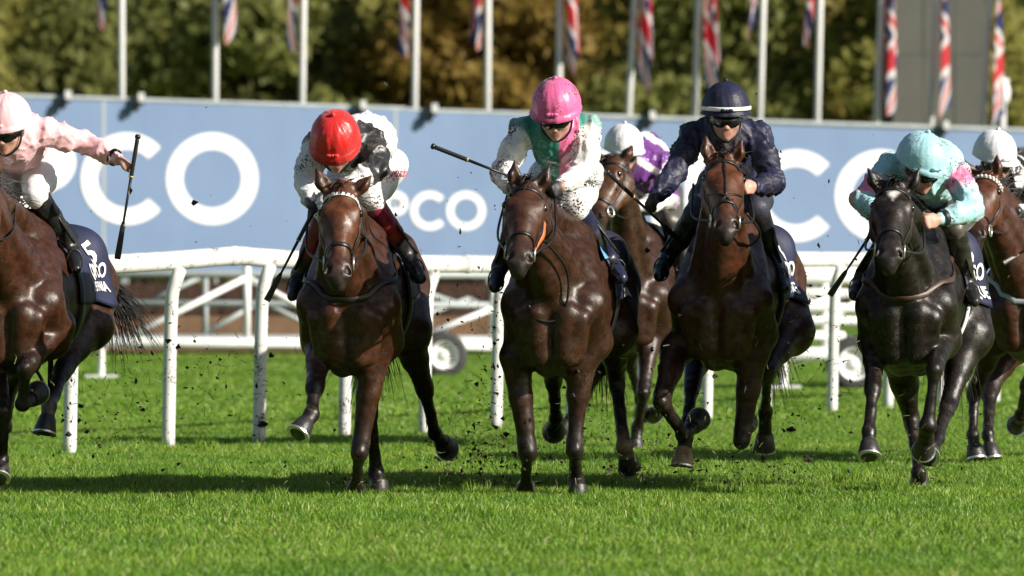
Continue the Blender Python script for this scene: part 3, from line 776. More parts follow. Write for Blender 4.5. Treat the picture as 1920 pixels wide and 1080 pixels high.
# ================================================================== HORSES
Zu = np.array([0, 0, 1.0])
H_GRID = 0.0105
def horse(label, D, cx, rx, poll, muzzle, earL, earR, yaw, legs, pal, zs=0.0, cloth=None, tack=None, tail=None, polldy=-0.38, star=None,
          socks=(), mane_side=1, muzL=0.53, grid=H_GRID, hooves=None, wd=1.0):
    """every joint is a point in the place; D is the distance of the breast, dy metres behind it"""
    p = lambda q, dy=0.0: P(q[0], q[1], D + dy)
    C0 = p((cx, 500)); C0[2] = 0; R1 = P(rx, 500, D + 1.45); R1[2] = 0
    bk = nrm(R1 - C0); rt = np.array([bk[1], -bk[0], 0.0]); fw = -bk
    T = lambda la, b, z: C0 + rt * la * wd + bk * b + Zu * (z + zs)
    root = empty('horse', C0 + bk * .7); tag(root, label, 'horse', 'racehorses galloping')
    s = SDF(); B, K, N_, L_ = 0, 1, 2, 3            # palette: body, black points, muzzle, sock
    A = np.array([rt, bk, Zu])
    # trunk
    s.el(T(0, .22, 1.01), A, (.215, .34, .35), .05, B)
    s.el(T(0, .64, 1.03), A, (.262, .56, .335), .06, B)
    s.el(T(0, 1.02, 1.07), A, (.235, .46, .26), .06, B)
    s.el(T(0, 1.40, 1.14), A, (.24, .36, .25), .06, B)
    s.rc(T(0, .28, 1.36), T(0, .8, 1.30), .085, .10, .07, B)
    s.rc(T(0, .8, 1.28), T(0, 1.4, 1.29), .10, .10, .08, B)
    for sg in (-1, 1):
        s.rc(T(sg * .09, .34, 1.33), T(sg * .172, .04, 1.0), .085, .094, .07, B)      # shoulder blade
        s.rc(T(sg * .172, .04, 1.0), T(sg * .176, .22, .82), .094, .106, .05, B)       # upper arm
        s.rc(T(sg * .075, -.075, .955), T(sg * .062, -.045, .75), .072, .070, .018, B)  # breast muscle
        s.rc(T(sg * .15, -.065, .93), T(sg * .115, -.02, .74), .056, .052, .03, B)
        s.rc(T(sg * .05, .0, .75), T(sg * .05, .2, .70), .068, .075, .02, B)
        s.rc(T(sg * .12, 1.28, 1.26), T(sg * .14, 1.52, 1.08), .125, .14, .06, B)     # croup to buttock
    # head frame
    Pp = p(poll, polldy); mv = (np.array(muzzle) - np.array(poll)) * (D + polldy) / FPX
    dpy = math.sqrt(max(0.02, muzL ** 2 - (mv ** 2).sum())); Mz = p(muzzle, polldy - dpy)
    a = nrm(Mz - Pp); HL = np.linalg.norm(Mz - Pp) + 0.03
    eL, eR = p(earL, polldy), p(earR, polldy)
    e = nrm(eR - eL); e = np.array([math.cos(yaw), -math.sin(yaw), e[2]]); e = nrm(e - a * (e @ a)); n = nrm(np.cross(a, e))
    if n[1] > 0: n = -n
    H = lambda t, la, up: Pp + a * (t * HL) + e * la + n * up
    # neck
    wt = T(0, .36, 1.36)
    s.rc(wt, H(.0, 0, -.07), .10, .062, .06, B)
    s.rc(T(0, .12, 1.16), H(.10, 0, -.11), .145, .078, .05, B)
    s.rc(T(0, -.01, 1.03), H(.22, 0, -.15), .115, .062, .03, B)
    for sg in (-1, 1):
        s.rc(T(sg * .105, .06, 1.08), H(.15, sg * .045, -.13), .080, .046, .016, B)
    # skull
    s.rc(H(.03, 0, -.045), H(.36, 0, -.045), .078, .088, .035, 5)
    for sg in (-1, 1):
        s.sp(H(.27, sg * .066, -.012), .042, .03, 5)
        s.rc(H(.27, sg * .07, -.02), H(.56, sg * .038, -.035), .036, .028, .03, 5)
        s.rc(H(.20, sg * .05, -.12), H(.40, sg * .045, -.125), .062, .058, .03, 5)
        s.rc(H(.40, sg * .045, -.125), H(.70, sg * .025, -.09), .05, .032, .03, 5)
    s.rc(H(.34, 0, -.02), H(.82, 0, -.012), .066, .046, .03, 5)
    s.rc(H(.50, 0, -.06), H(.86, 0, -.045), .058, .05, .03, 5)
    s.rc(H(.82, 0, -.025), H(.95, 0, -.03), .056, .052, .025, N_)
    s.rc(H(.78, 0, -.08), H(.97, 0, -.075), .034, .034, .02, N_)
    s.sp(H(1.0, 0, -.045), .036, .02, N_)
    for sg in (-1, 1):
        s.rc(H(.84, sg * .036, .0), H(.93, sg * .044, -.005), .027, .030, .018, N_)
    for sg in (-1, 1):
        s.el(H(.92, sg * .050, .022), np.array([nrm(a + e * sg * .5), nrm(np.cross(n, a + e * sg * .5)), n]), (.026, .014, .03), .008, N_, op='s')
        s.el(H(.27, sg * .105, -.006), np.array([a, e, n]), (.024, .016, .018), .012, B, op='s')
    # ears
    for sg, tp in ((-1, eL), (1, eR)):
        eb = H(.03, sg * .052, -.03); ed = tp - eb; ln = min(.20, max(.15, np.linalg.norm(ed))); ed = nrm(ed)
        m1 = eb + ed * ln * .45 + e * sg * .008; tpp = eb + ed * ln
        s.rc(eb, m1, .030, .036, .02, 5); s.rc(m1, tpp, .034, .005, .012, 6)
        fr = nrm(n + np.array([0, -.6, 0]) - ed * ((n + np.array([0, -.6, 0])) @ ed))
        s.rc(eb + ed * ln * .25 + fr * .034, eb + ed * ln * .78 + fr * .024, .022, .008, .008, K, op='s')
    # legs
    hoofs = []
    Lb = {'F': (.43, .29, .17), 'H': (.46, .41, .18)}
    for key, (pts, sg) in legs.items():
        kind = key[0]; side = -1 if key[1] == 'L' else 1
        if kind == 'F': J = [T(side * .16, .20, .80)]; dy0 = (J[0][1] - D)
        else: J = [T(side * .155, 1.22, .92)]; dy0 = (J[0][1] - D)
        pr = None; dy = dy0
        for i, q in enumerate(pts):
            if i == 0 and kind == 'F': dy = dy0; J.append(p(q, dy)); pr = q; continue
            if i == 0 and kind == 'H': dy = dy0 - .04; J.append(p(q, dy)); pr = q; continue
            dpx = math.hypot(q[0] - pr[0], q[1] - pr[1]) * (D + dy) / FPX
            g = sg[i - 1]
            if abs(g) == 1: dy += g * math.sqrt(max(0, Lb[kind][i - 1] ** 2 - dpx ** 2))
            else: dy += g
            J.append(p(q, dy)); pr = q
        for q in J[2:]: q[2] = max(q[2], 0.048)
        _, el_, kn, fe, ho = J
        if kind == 'F':
            s.rc(J[0], el_, .095, .086, .03, B)
            dv = nrm(kn - el_)
            s.rc(el_, el_ + (kn - el_) * .42, .082, .058, .03, B); s.rc(el_ + (kn - el_) * .42, kn, .058, .040, .025, 4)
            s.rc(el_ + rt * side * .035 + fw * .02, el_ + (kn - el_) * .5 + rt * side * .012 + fw * .03, .050, .030, .012, B)
            s.rc(kn - dv * .045, kn + nrm(fe - kn) * .02, .048, .046, .016, K); s.sp(kn + fw * .02, .040, .014, K)
            cm = (kn + fe) / 2
            s.rc(kn, cm, .038, .028, .018, K); s.rc(cm, fe, .028, .030, .015, K)
            s.rc(cm + bk * .02, fe + bk * .022, .02, .026, .02, K)
        else:
            s.rc(T(side * .14, 1.42, 1.08), el_, .15, .125, .05, B)
            s.rc(J[0], el_, .135, .12, .05, B)
            dv = nrm(kn - el_); md = el_ + (kn - el_) * .5
            s.rc(el_, md, .115, .072, .04, B); s.rc(md, kn, .070, .043, .03, 4)
            s.rc(kn - dv * .03 + bk * .02, kn + nrm(fe - kn) * .05, .046, .044, .02, K); s.sp(kn - nrm(fe - kn) * .02 + bk * .04, .032, .03, K)
            cm = (kn + fe) / 2
            s.rc(kn, cm, .040, .030, .018, K); s.rc(cm, fe, .030, .032, .015, K)
            s.rc(cm + bk * .024, fe + bk * .02, .02, .026, .02, K)
        ax = nrm(ho - fe)
        pc = L_ if key in socks else K
        s.sp(fe, .041, .016, pc); s.sp(fe + bk * .02, .03, .016, pc); s.rc(fe, ho - ax * .02, .034, .040, .015, pc)
        if ho[2] < .075: ho = np.array([ho[0], ho[1], .045]); ax = nrm(-Zu + bk * .12)
        hoofs.append((key, fe, ho, ax))
    V, F = s.mesh(grid)
    C = s.colours(V, pal, 0.018)
    if star:                                               # white mark on the forehead
        rel = V - H(star[0], 0, 0); uu = rel @ a; vv = rel @ e; nn = rel @ n
        msk = np.clip(1.4 - np.hypot(uu / star[1], vv / (star[2] * np.clip(1 - uu / star[1] * .7, .25, 2))) + .35 * wnoise(V, 90, 3), 0, 1) * (nn > -.03)
        C = C * (1 - msk[:, None]) + np.array([.6, .58, .55]) * msk[:, None]
    # light relief of muscle and vein under the coat
    nn = vnormals(V, F); V = V + nn * (0.0035 * wnoise(V, 13, int(cx)) + .0012 * wnoise(V, 60, int(cx) + 1))[:, None]
    mesh_obj('body', V, F, 'coat', root, True, cols=C)
    # eyes
    for sg in (-1, 1):
        v, f = ball(H(.27, sg * .094, -.008), .021, 12, 10); mesh_obj('eye', v, f, 'eye', root, True)
    # hooves and shoes
    for key, fe, ho, ax in hoofs:
        pale = hooves and key in hooves
        td = fw - ax * (fw @ ax)
        td = nrm(td) if np.linalg.norm(td) > .2 else nrm(Zu - ax * ax[2]); sd_ = np.cross(ax, td)
        ax2 = nrm(ax - td * .0); v = []; f = []; nn_ = 18; rings = [(-.04, .040, .042, 0), (-.03, .046, .049, .0), (.045, .060, .064, .016), (.05, .057, .061, .016)]
        for (o_, rx_, ry_, sh) in rings:
            for k in range(nn_):
                an = 2 * math.pi * k / nn_; v.append(ho + ax2 * (o_ - .012 * math.cos(an) * (o_ < 0)) + td * (math.cos(an) * ry_ + sh) + sd_ * math.sin(an) * rx_)
        for j in range(len(rings) - 1):
            for k in range(nn_): f.append((j * nn_ + k, j * nn_ + (k + 1) % nn_, (j + 1) * nn_ + (k + 1) % nn_, (j + 1) * nn_ + k))
        f.append(tuple(range(nn_))); f.append(tuple((len(rings) - 1) * nn_ + k for k in range(nn_)))
        hf = mesh_obj('hoof', v, f, 'hoof_pale' if pale else 'hoof', root, True)
        v = []; f = []; ns = 21
        for k in range(ns):
            an = -2.5 + 5.0 * k / (ns - 1)
            for (rr, o_) in ((.063, .047), (.063, .056), (.043, .056), (.043, .047)):
                v.append(ho + ax2 * o_ + td * (math.cos(an) * rr * 1.05 + .016) + sd_ * math.sin(an) * rr)
        for k in range(ns - 1):
            for j in range(4): f.append((k * 4 + j, k * 4 + (j + 1) % 4, (k + 1) * 4 + (j + 1) % 4, (k + 1) * 4 + j))
        f += [(0, 1, 2, 3), tuple((ns - 1) * 4 + j for j in (3, 2, 1, 0))]
        mesh_obj('horseshoe', v, f, 'steel', hf)
    # hair
    r = np.random.default_rng(int(cx) + 5)
    mb = MB(); cr0 = H(.02, 0, .035); cr1 = T(0, .25, 1.47)
    for k in range(90):                                    # forelock and mane
        t = r.random() ** 1.3
        b0 = H(.0, r.normal() * .014, .03) * (1 - t) + (wt + Zu * .09) * t + e * r.normal() * .012 * (1 - t)
        if t < .12: d1 = n * .05 + a * r.uniform(.03, .12) + e * r.normal() * .03 + Zu * r.uniform(0, .06); ln = r.uniform(.6, 1.1)
        else: d1 = bk * .09 + rt * mane_side * r.uniform(.0, .1) + Zu * r.uniform(-.05, .07); ln = r.uniform(.7, 1.3)
        b0, _ = (b0, 0)
        q = [b0 - d1 * .15, b0 + d1 * .5 * ln + Zu * .012, b0 + d1 * ln - Zu * .02 + r.normal(size=3) * .012]
        mb.tube(spline(q, 3), [.0055, .005, .0045, .004, .003, .002, .0008], 4, False)
    mb.build('mane', 'hair', root, True)
    mb = MB(); tb = T(0, 1.70, 1.22)
    tv = tail if tail else [(0, .12, -.12), (.02, .25, -.4), (.03, .3, -.7)]
    tq = [tb + rt * q[0] + bk * q[1] + Zu * q[2] for q in tv]
    mb.tube(spline([T(0, 1.6, 1.3), tb, tq[0]], 3), [.05, .05, .045, .042, .04, .035, .03], 8)
    for k in range(170):
        o_ = r.normal(size=3) * .018; sp_ = r.normal(size=3) * .05; ln = r.uniform(.65, 1.05)
        base_ = tb + (tq[0] - tb) * r.uniform(0, .9)
        q = [base_ + o_, tq[0] + o_ * 1.5 + sp_ * .3, tq[1] * ln + tq[0] * (1 - ln) + sp_ * .8, tq[2] * ln + tq[1] * (1 - ln) + sp_ * 1.4 + r.normal(size=3) * .02]
        mb.tube(spline(q, 4), list(np.linspace(.005, .0012, 13)), 3, False)
    mb.build('tail', 'hair', root, True)
    # ---- tack, laid on the skin
    tk = tack or {}
    lm = M[tk.get('leather', 'black_leather')]
    def strap(pts, w, name, mat, parent, off=.006, seg=5):
        q = np.array(spline(pts, seg)); q2, g = s.push(q, off)
        v, f = tube_geo(list(q2), w, 8, True, [np.asarray(x) for x in g]); return mesh_obj(name, v, f, mat, parent, True)
    def ring(t, up0, name, w, mat, parent, t_back=None, half=False, n_=14, off=.006):
        c = H(t, 0, -.05); an = np.linspace(-math.pi * .5, math.pi * 1.5, n_ * 2 + 1) if not half else np.linspace(-.35, math.pi + .35, n_ + 1)
        pts = s.cast(c, np.array([e * math.cos(x) + n * math.sin(x) + a * ((t_back or 0) * (1 - math.sin(x)) * .5) for x in an]), .22, off)
        return strap(list(pts), w, name, mat, parent, off, 2)
    br = ring(.66, 0, 'bridle', .0095, lm, root)                                   # noseband
    br.name = 'bridle'
    ring(.115, 0, 'browband', .011, M['white_strap'] if tk.get('white_brow') else lm, br, half=True)
    if tk.get('white_brow') == 'teeth':
        c = H(.115, 0, -.05)
        for k in range(13):
            x = -.1 + (math.pi + .2) * k / 12
            q = s.cast(c, np.array([e * math.cos(x) + n * math.sin(x)]), .22, .011)[0]; o_ = nrm(q - c); tt = np.cross(o_, a)
            mesh_obj('diamond', [q + a * .011 + o_ * .003, q + tt * .006 - a * .008 + o_ * .003, q - tt * .006 - a * .008 + o_ * .003], [(0, 1, 2)], 'black_leather', br)
    if tk.get('white_brow') == 'beads':
        c = H(.115, 0, -.05)
        for k in range(15):
            x = -.1 + (math.pi + .2) * k / 14
            q = s.cast(c, np.array([e * math.cos(x) + n * math.sin(x)]), .22, .012)[0]; v, f = ball(q, .009, 8, 6); mesh_obj('bead', v, f, 'white_strap', br, True)
    for sg in (-1, 1):
        strap([H(.10, sg * .09, -.03), H(.3, sg * .115, -.07), H(.5, sg * .085, -.08), H(.74, sg * .075, -.06)], .008, 'cheek_strap', lm, br)
        strap([H(-.02, sg * .03, -.08), H(.02, sg * .07, -.07), H(.10, sg * .09, -.03)], .009, 'headpiece', lm, br)
        bc = s.push(np.array([H(.76, sg * .075, -.055)]), .012)[0][0]; bv = []
        for k in range(13):
            an = 2 * math.pi * k / 12; bv.append(bc + a * math.cos(an) * .033 + n * math.sin(an) * .033 + e * sg * .004)
        v, f = tube_geo(bv, .005, 6, False); mesh_obj('bit_ring', v, f, 'steel', br, True)
        # rein: from the bit back along the neck to the hands
        hand = tk.get('hands', {}).get(sg); hp = p(hand[:2], hand[2]) if hand else T(sg * .12, .12, 1.45)
        mid = (bc + hp) / 2 + e * sg * .05 - Zu * .07
        v, f = tube_geo(spline([bc, mid, hp], 8), .0065, 6); mesh_obj('rein', v, f, lm, br, True)
    if tk.get('cross'):                                     # crossed noseband on the face
        for sg in (-1, 1): strap([H(.42, sg * .1, -.05), H(.55, sg * .04, .03), H(.60, 0, .035), H(.78, -sg * .07, -.03)], .006, 'cross_strap', lm, br)
        strap([H(-.02, 0, .05), H(.3, 0, .05), H(.6, 0, .035)], .006, 'face_strap', lm, br)
    if tk.get('orange'):
        for sg in (1,): strap([H(.30, sg * .12, -.09), H(.5, sg * .10, -.11), H(.72, sg * .06, -.13)], .016, 'cheek_strap', M['orange_rubber'], br)
    # loose loop of rein hanging below the neck
    if tk.get('loop'):
        q = [p(x[:2], x[2]) for x in tk['loop']]; v, f = tube_geo(spline(q, 8), .007, 6); mesh_obj('rein_loop', v, f, lm, br, True)
    # saddle cloth
    def drape(u0, u1, f0, f1, nu, nv, off):
        U = np.linspace(u0, u1, nu); Fi = np.linspace(f0, f1, nv); UU, FF = np.meshgrid(U, Fi, indexing='ij')
        org = np.array([[T(0, u, 1.12) for _ in Fi] for u in U]); dr = np.array([[rt * math.sin(ph) + Zu * math.cos(ph) for ph in Fi] for u in U])
        return s.cast(org, dr, .62, off)
    if cloth:
        m0 = M[cloth.get('mat', 'navy_cloth')]; fm = cloth.get('drop', 1.9)
        u1 = cloth.get('u1', 1.12); X = drape(.50, u1, -fm, fm, 20, 61, .018); Y = drape(.50, u1, -fm, fm, 20, 61, .008)
        nu, nv = X.shape[:2]; V2 = np.vstack([X.reshape(-1, 3), Y.reshape(-1, 3)]); k = nu * nv; F2 = []
        for i in range(nu - 1):
            for j in range(nv - 1):
                q = (i * nv + j, (i + 1) * nv + j, (i + 1) * nv + j + 1, i * nv + j + 1); F2.append(q); F2.append(tuple(k + x for x in q[::-1]))
        bo = [i * nv for i in range(nu)] + [(nu - 1) * nv + j for j in range(1, nv)] + [i * nv + nv - 1 for i in range(nu - 2, -1, -1)] + [j for j in range(nv - 2, 0, -1)]
        for i in range(len(bo)): aa, bb = bo[i], bo[(i + 1) % len(bo)]; F2.append((aa, aa + k, bb + k, bb))
        co = mesh_obj('saddle_cloth', V2, F2, m0, root, True)
        for (tx, size, u, ph) in cloth.get('text', ()):
            tv_, tf = text_mesh(tx, size, size * .025)
            org = np.array([T(0, u + q[0], 1.12) for q in tv_]); dr = np.array([rt * math.sin(ph - q[1] / .30) + Zu * math.cos(ph - q[1] / .30) for q in tv_])
            W = s.cast(org, dr, .62, .025); mesh_obj('lettering', W, tf, 'letter_white', co)
        if cloth.get('pad'):
            X = drape(.42, .62, -1.1, 1.1, 5, 25, .03); nu, nv = X.shape[:2]
            mesh_obj('saddle_pad', X.reshape(-1, 3), [(i * nv + j, (i + 1) * nv + j, (i + 1) * nv + j + 1, i * nv + j + 1) for i in range(nu - 1) for j in range(nv - 1)], getm('pad' + cloth['pad'][0], cloth['pad'][1], .6, .25, 20), root, True)
    # saddle: seat, flaps
    X = drape(.52, .86, -.75, .75, 7, 15, .045); Y = drape(.52, .86, -.75, .75, 7, 15, .02)
    X[0] += Zu * .025; X[-1] += Zu * .03
    nu, nv = X.shape[:2]; k = nu * nv; V2 = np.vstack([X.reshape(-1, 3), Y.reshape(-1, 3)]); F2 = []
    for i in range(nu - 1):
        for j in range(nv - 1): q = (i * nv + j, (i + 1) * nv + j, (i + 1) * nv + j + 1, i * nv + j + 1); F2.append(q); F2.append(tuple(k + x for x in q[::-1]))
    bo = [i * nv for i in range(nu)] + [(nu - 1) * nv + j for j in range(1, nv)] + [i * nv + nv - 1 for i in range(nu - 2, -1, -1)] + [j for j in range(nv - 2, 0, -1)]
    for i in range(len(bo)): aa, bb = bo[i], bo[(i + 1) % len(bo)]; F2.append((aa, aa + k, bb + k, bb))
    mesh_obj('saddle', V2, F2, 'black_leather', root, True)
    # girth and breastplate
    U = s.cast(np.array([T(0, .55, 1.0)] * 29), np.array([rt * math.sin(x) + Zu * math.cos(x) for x in np.linspace(.9, 2 * math.pi - .9, 29)]), .6, .008)
    strap(list(U), .032, 'girth', M['white_strap'] if tk.get('white_girth') else lm, root, .01, 2)
    if tk.get('breastplate'):
        q = [T(.24, .55, 1.3), T(.25, .25, 1.18), T(.18, .02, 1.08), T(0, -.16, tk['breastplate']), T(-.18, .02, 1.08), T(-.25, .25, 1.18), T(-.24, .55, 1.3)]
        strap(q, .016, 'breastplate', M[tk.get('bp_mat', 'black_leather')], root, .008, 5)
    return dict(root=root, T=T, H=H, p=p, sdf=s, rt=rt, bk=bk)

def coat(body, pts=(.0095, .007, .006), muz=(.015, .011, .010), sock=None, upper=None, head=None):
    body = np.array(body); up = np.array(upper) if upper else body * .5 + np.array(pts) * .5
    return [body, np.array(pts), np.array(muz), np.array(sock if sock else pts), up, np.array(head) if head else body * 1.9, (np.array(head) if head else body * 1.9) * .45]

HS = {}
HS[3] = horse('dark bay horse with orange cheek strap and light blue pad under its saddle', 32.35, 1037, 1098, (988, 345), (973, 490), (966, 303), (1031, 308), 0.0,
    {'FL': ([(968, 668), (989, 846), (985, 912), (986, 922)], (-1, 1, 0.10)), 'FR': ([(1088, 672), (1078, 842), (1079, 900), (1084, 918)], (-1, 1, -.08)),
     'HL': ([(1040, 650), (1037, 712), (1042, 782), (1041, 800)], (1, 1, 1)), 'HR': ([(1150, 620), (1155, 708), (1170, 836), (1177, 862)], (1, -1, .08))},
    coat((.030, .0115, .0055), sock=(.30, .20, .13), head=(.052, .021, .011)), cloth=dict(text=(('7', .22, 1.04, .95), ('QIPCO', .12, 1.0, 1.42), ('SUN MAIDEN', .065, .98, 1.80)), u1=1.2, pad=('blue', (.10, .30, .52))),
    tack=dict(orange=1, hands={-1: (955, 352, -.02), 1: (1040, 352, -.05)}, loop=[(1000, 430, -.45), (1062, 505, -.2), (1055, 590, -.13), (1010, 600, -.13), (985, 560, -.1)]), socks=('HR',))
HS[2] = horse('bay horse with white toothed browband and dark muddy chest', 32.35, 652, 706, (640, 352), (634, 515), (596, 322), (697, 328), 0.0,
    {'FL': ([(603, 640), (590, 725), (584, 776), (567, 802)], (-1, -.14, -.05)), 'FR': ([(702, 660), (674, 846), (668, 912), (668, 922)], (-1, 1, .1)),
     'HL': ([(690, 650), (692, 760), (705, 885), (711, 912)], (-1, 1, -.05)), 'HR': ([(762, 620), (795, 725), (815, 812), (832, 832)], (1, 1, 1))},
    coat((.044, .015, .0065)), cloth=dict(text=(('9', .3, .9, .95),)), tack=dict(white_brow='teeth', hands={-1: (580, 390, -.05), 1: (672, 375, -.05)},
    breastplate=1.02, bp_mat='black_leather', loop=[(660, 420, -.5), (700, 470, -.1), (690, 540, .0), (640, 520, -.2)]), tail=[(-.02, .06, -.2), (-.05, .1, -.45), (-.06, .1, -.66)], wd=.93)
HS[5] = horse('bay horse with narrow face and crossed noseband carrying the navy jockey', 33.2, 1350, 1412, (1356, 296), (1362, 428), (1322, 252), (1392, 258), 0.0,
    {'FL': ([(1268, 655), (1240, 752), (1282, 816), (1302, 796)], (-1, 1, 1)), 'FR': ([(1412, 660), (1390, 828), (1393, 808), (1398, 800)], (-1, 1, 1)),
     'HL': ([(1310, 640), (1298, 722), (1285, 818), (1281, 856)], (-1, -1, -.02)), 'HR': ([(1480, 620), (1438, 695), (1435, 772), (1434, 825)], (-1, 1, .06))},
    coat((.046, .0155, .0065)), cloth=dict(text=(('8', .22, 1.06, .98), ('QIPCO', .13, 1.02, 1.42), ('FLEETING', .08, 1.02, 1.80)), drop=2.0, u1=1.24), polldy=-.3,
    tack=dict(cross=1, hands={-1: (1300, 345, 0.0), 1: (1403, 352, -.02)}, loop=[(1400, 400, -.4), (1425, 440, -.2), (1390, 465, -.1), (1330, 455, -.1)]), hooves=('HL',), socks=('HL',), zs=.02)
HS[6] = horse('almost black horse with small white star on its forehead', 32.8, 1698, 1756, (1676, 348), (1668, 482), (1628, 316), (1722, 320), 0.0,
    {'FL': ([(1642, 640), (1637, 727), (1629, 810), (1630, 842)], (-1, -1, -.05)), 'FR': ([(1768, 632), (1753, 692), (1739, 798), (1734, 832)], (-1, 1, 1)),
     'HL': ([(1684, 650), (1709, 785), (1722, 885), (1724, 908)], (1, -1, .1)), 'HR': ([(1815, 630), (1778, 760), (1757, 822), (1743, 852)], (-1, -1, -1))},
    coat((.009, .0065, .005), upper=(.008, .006, .005), head=(.014, .0095, .007)), cloth=dict(text=(('6', .22, 1.12, .98), ('QIPCO', .14, 1.08, 1.42), ('KLASSIQUE', .08, 1.08, 1.80)), drop=2.0, u1=1.32), star=(.2, .045, .02),
    tack=dict(hands={-1: (1640, 410, -.02), 1: (1730, 415, -.05)}, breastplate=1.03, bp_mat='brown_leather', white_girth=1, loop=[(1700, 440, -.4), (1715, 500, -.1), (1690, 545, 0), (1650, 530, 0)]), wd=.92)
HS[1] = horse('glossy dark bay horse with grey hind sock carrying the jockey in pale pink', 32.8, 22, 122, (-42, 330), (-58, 470), (-70, 300), (-5, 300), 0.25,
    {'FL': ([(-20, 650), (6, 770), (2, 862), (0, 885)], (-1, 1, -.05)), 'FR': ([(108, 610), (48, 690), (42, 758), (62, 745)], (-1, .1, 1)),
     'HL': ([(60, 640), (20, 720), (10, 800), (0, 820)], (1, 1, 1)), 'HR': ([(168, 610), (118, 695), (93, 760), (87, 796)], (-1, -1, -.03))},
    coat((.038, .013, .006), sock=(.14, .13, .125)), cloth=dict(text=(('5', .21, 1.12, .98), ('QIPCO', .125, 1.06, 1.38), ('DELPHINIA', .078, 1.05, 1.70)), drop=2.0, u1=1.31),
    tack=dict(hands={-1: (-20, 380, 0), 1: (30, 380, 0)}), tail=[(.10, .10, -.10), (.22, .2, -.24), (.28, .26, -.44)], socks=('HR',), mane_side=1, wd=.94)
HS[4] = horse('brown horse with head turned aside galloping behind the leading pair', 41.0, 1178, 1235, (1146, 300), (1112, 415), (1120, 285), (1182, 278), 0.75,
    {'FL': ([(1150, 610), (1130, 690), (1100, 740), (1060, 800)], (-1, 1, 1)), 'FR': ([(1218, 630), (1207, 735), (1195, 800), (1192, 832)], (-1, 1, -.03)),
     'HL': ([(1190, 600), (1180, 680), (1200, 750), (1204, 768)], (1, 1, 1)), 'HR': ([(1270, 620), (1262, 700), (1240, 770), (1232, 775)], (1, 1, 1))},
    coat((.032, .014, .008), head=(.075, .03, .014)), cloth=dict(), tack=dict(hands={-1: (1150, 390, 0), 1: (1180, 388, 0)}, loop=[(1160, 420, -.3), (1195, 450, -.1), (1215, 500, 0), (1200, 540, 0), (1180, 500, -.1)]), grid=.013)
HS[7] = horse('reddish brown horse with white beaded browband following the black horse', 37.5, 1922, 1985, (1846, 326), (1826, 445), (1806, 297), (1868, 296), 0.35,
    {'FL': ([(1868, 640), (1826, 735), (1824, 815), (1829, 846)], (1, -1, -.03)), 'FR': ([(1985, 640), (1925, 720), (1913, 780), (1911, 790)], (-1, 1, 1)),
     'HL': ([(1900, 640), (1856, 735), (1852, 815), (1858, 846)], (-1, -1, -.03)), 'HR': ([(2000, 640), (1990, 720), (1985, 800), (1985, 835)], (1, 1, 1))},
    coat((.046, .015, .0075)), cloth=dict(), tack=dict(white_brow='beads', hands={-1: (1850, 390, 0), 1: (1880, 395, 0)}, breastplate=.98, bp_mat='dull_metal'), grid=.013)
print('horses', time.time() - T0)

# ================================================================== JOCKEYS
SKIN = (.47, .27, .20)
def add_hand(s, w, d, out, c, up):
    """closed fist: palm, four curled fingers of unequal length, thumb along the side"""
    d = nrm(d); out = nrm(out - d * (out @ d)); th = nrm(np.cross(d, out)); th = th if th @ up > 0 else -th
    s.rc(w, w + d * .035, .026, .028, .012, c, ax=out, sc=.75)
    for i, (o_, ln) in enumerate(((.028, .9), (.010, 1.0), (-.009, .94), (-.026, .78))):
        k0 = w + d * .045 + th * o_; k1 = k0 + d * .036 * ln; k2 = k1 - out * .030 * ln - d * .004; k3 = k2 - d * .026 * ln - out * .002
        s.rc(k0 - d * .025, k0, .014, .0125, .006, c); s.rc(k0, k1, .0118, .0105, .003, c); s.rc(k1, k2, .0102, .0095, .003, c); s.rc(k2, k3, .0095, .0085, .003, c)
    t0 = w + d * .015 + th * .026 - out * .004; t1 = t0 + d * .034 + th * .012 - out * .014; t2 = t1 + d * .022 - out * .016 - th * .006
    s.rc(t0, t1, .0135, .0115, .006, c); s.rc(t1, t2, .0112, .0095, .004, c)
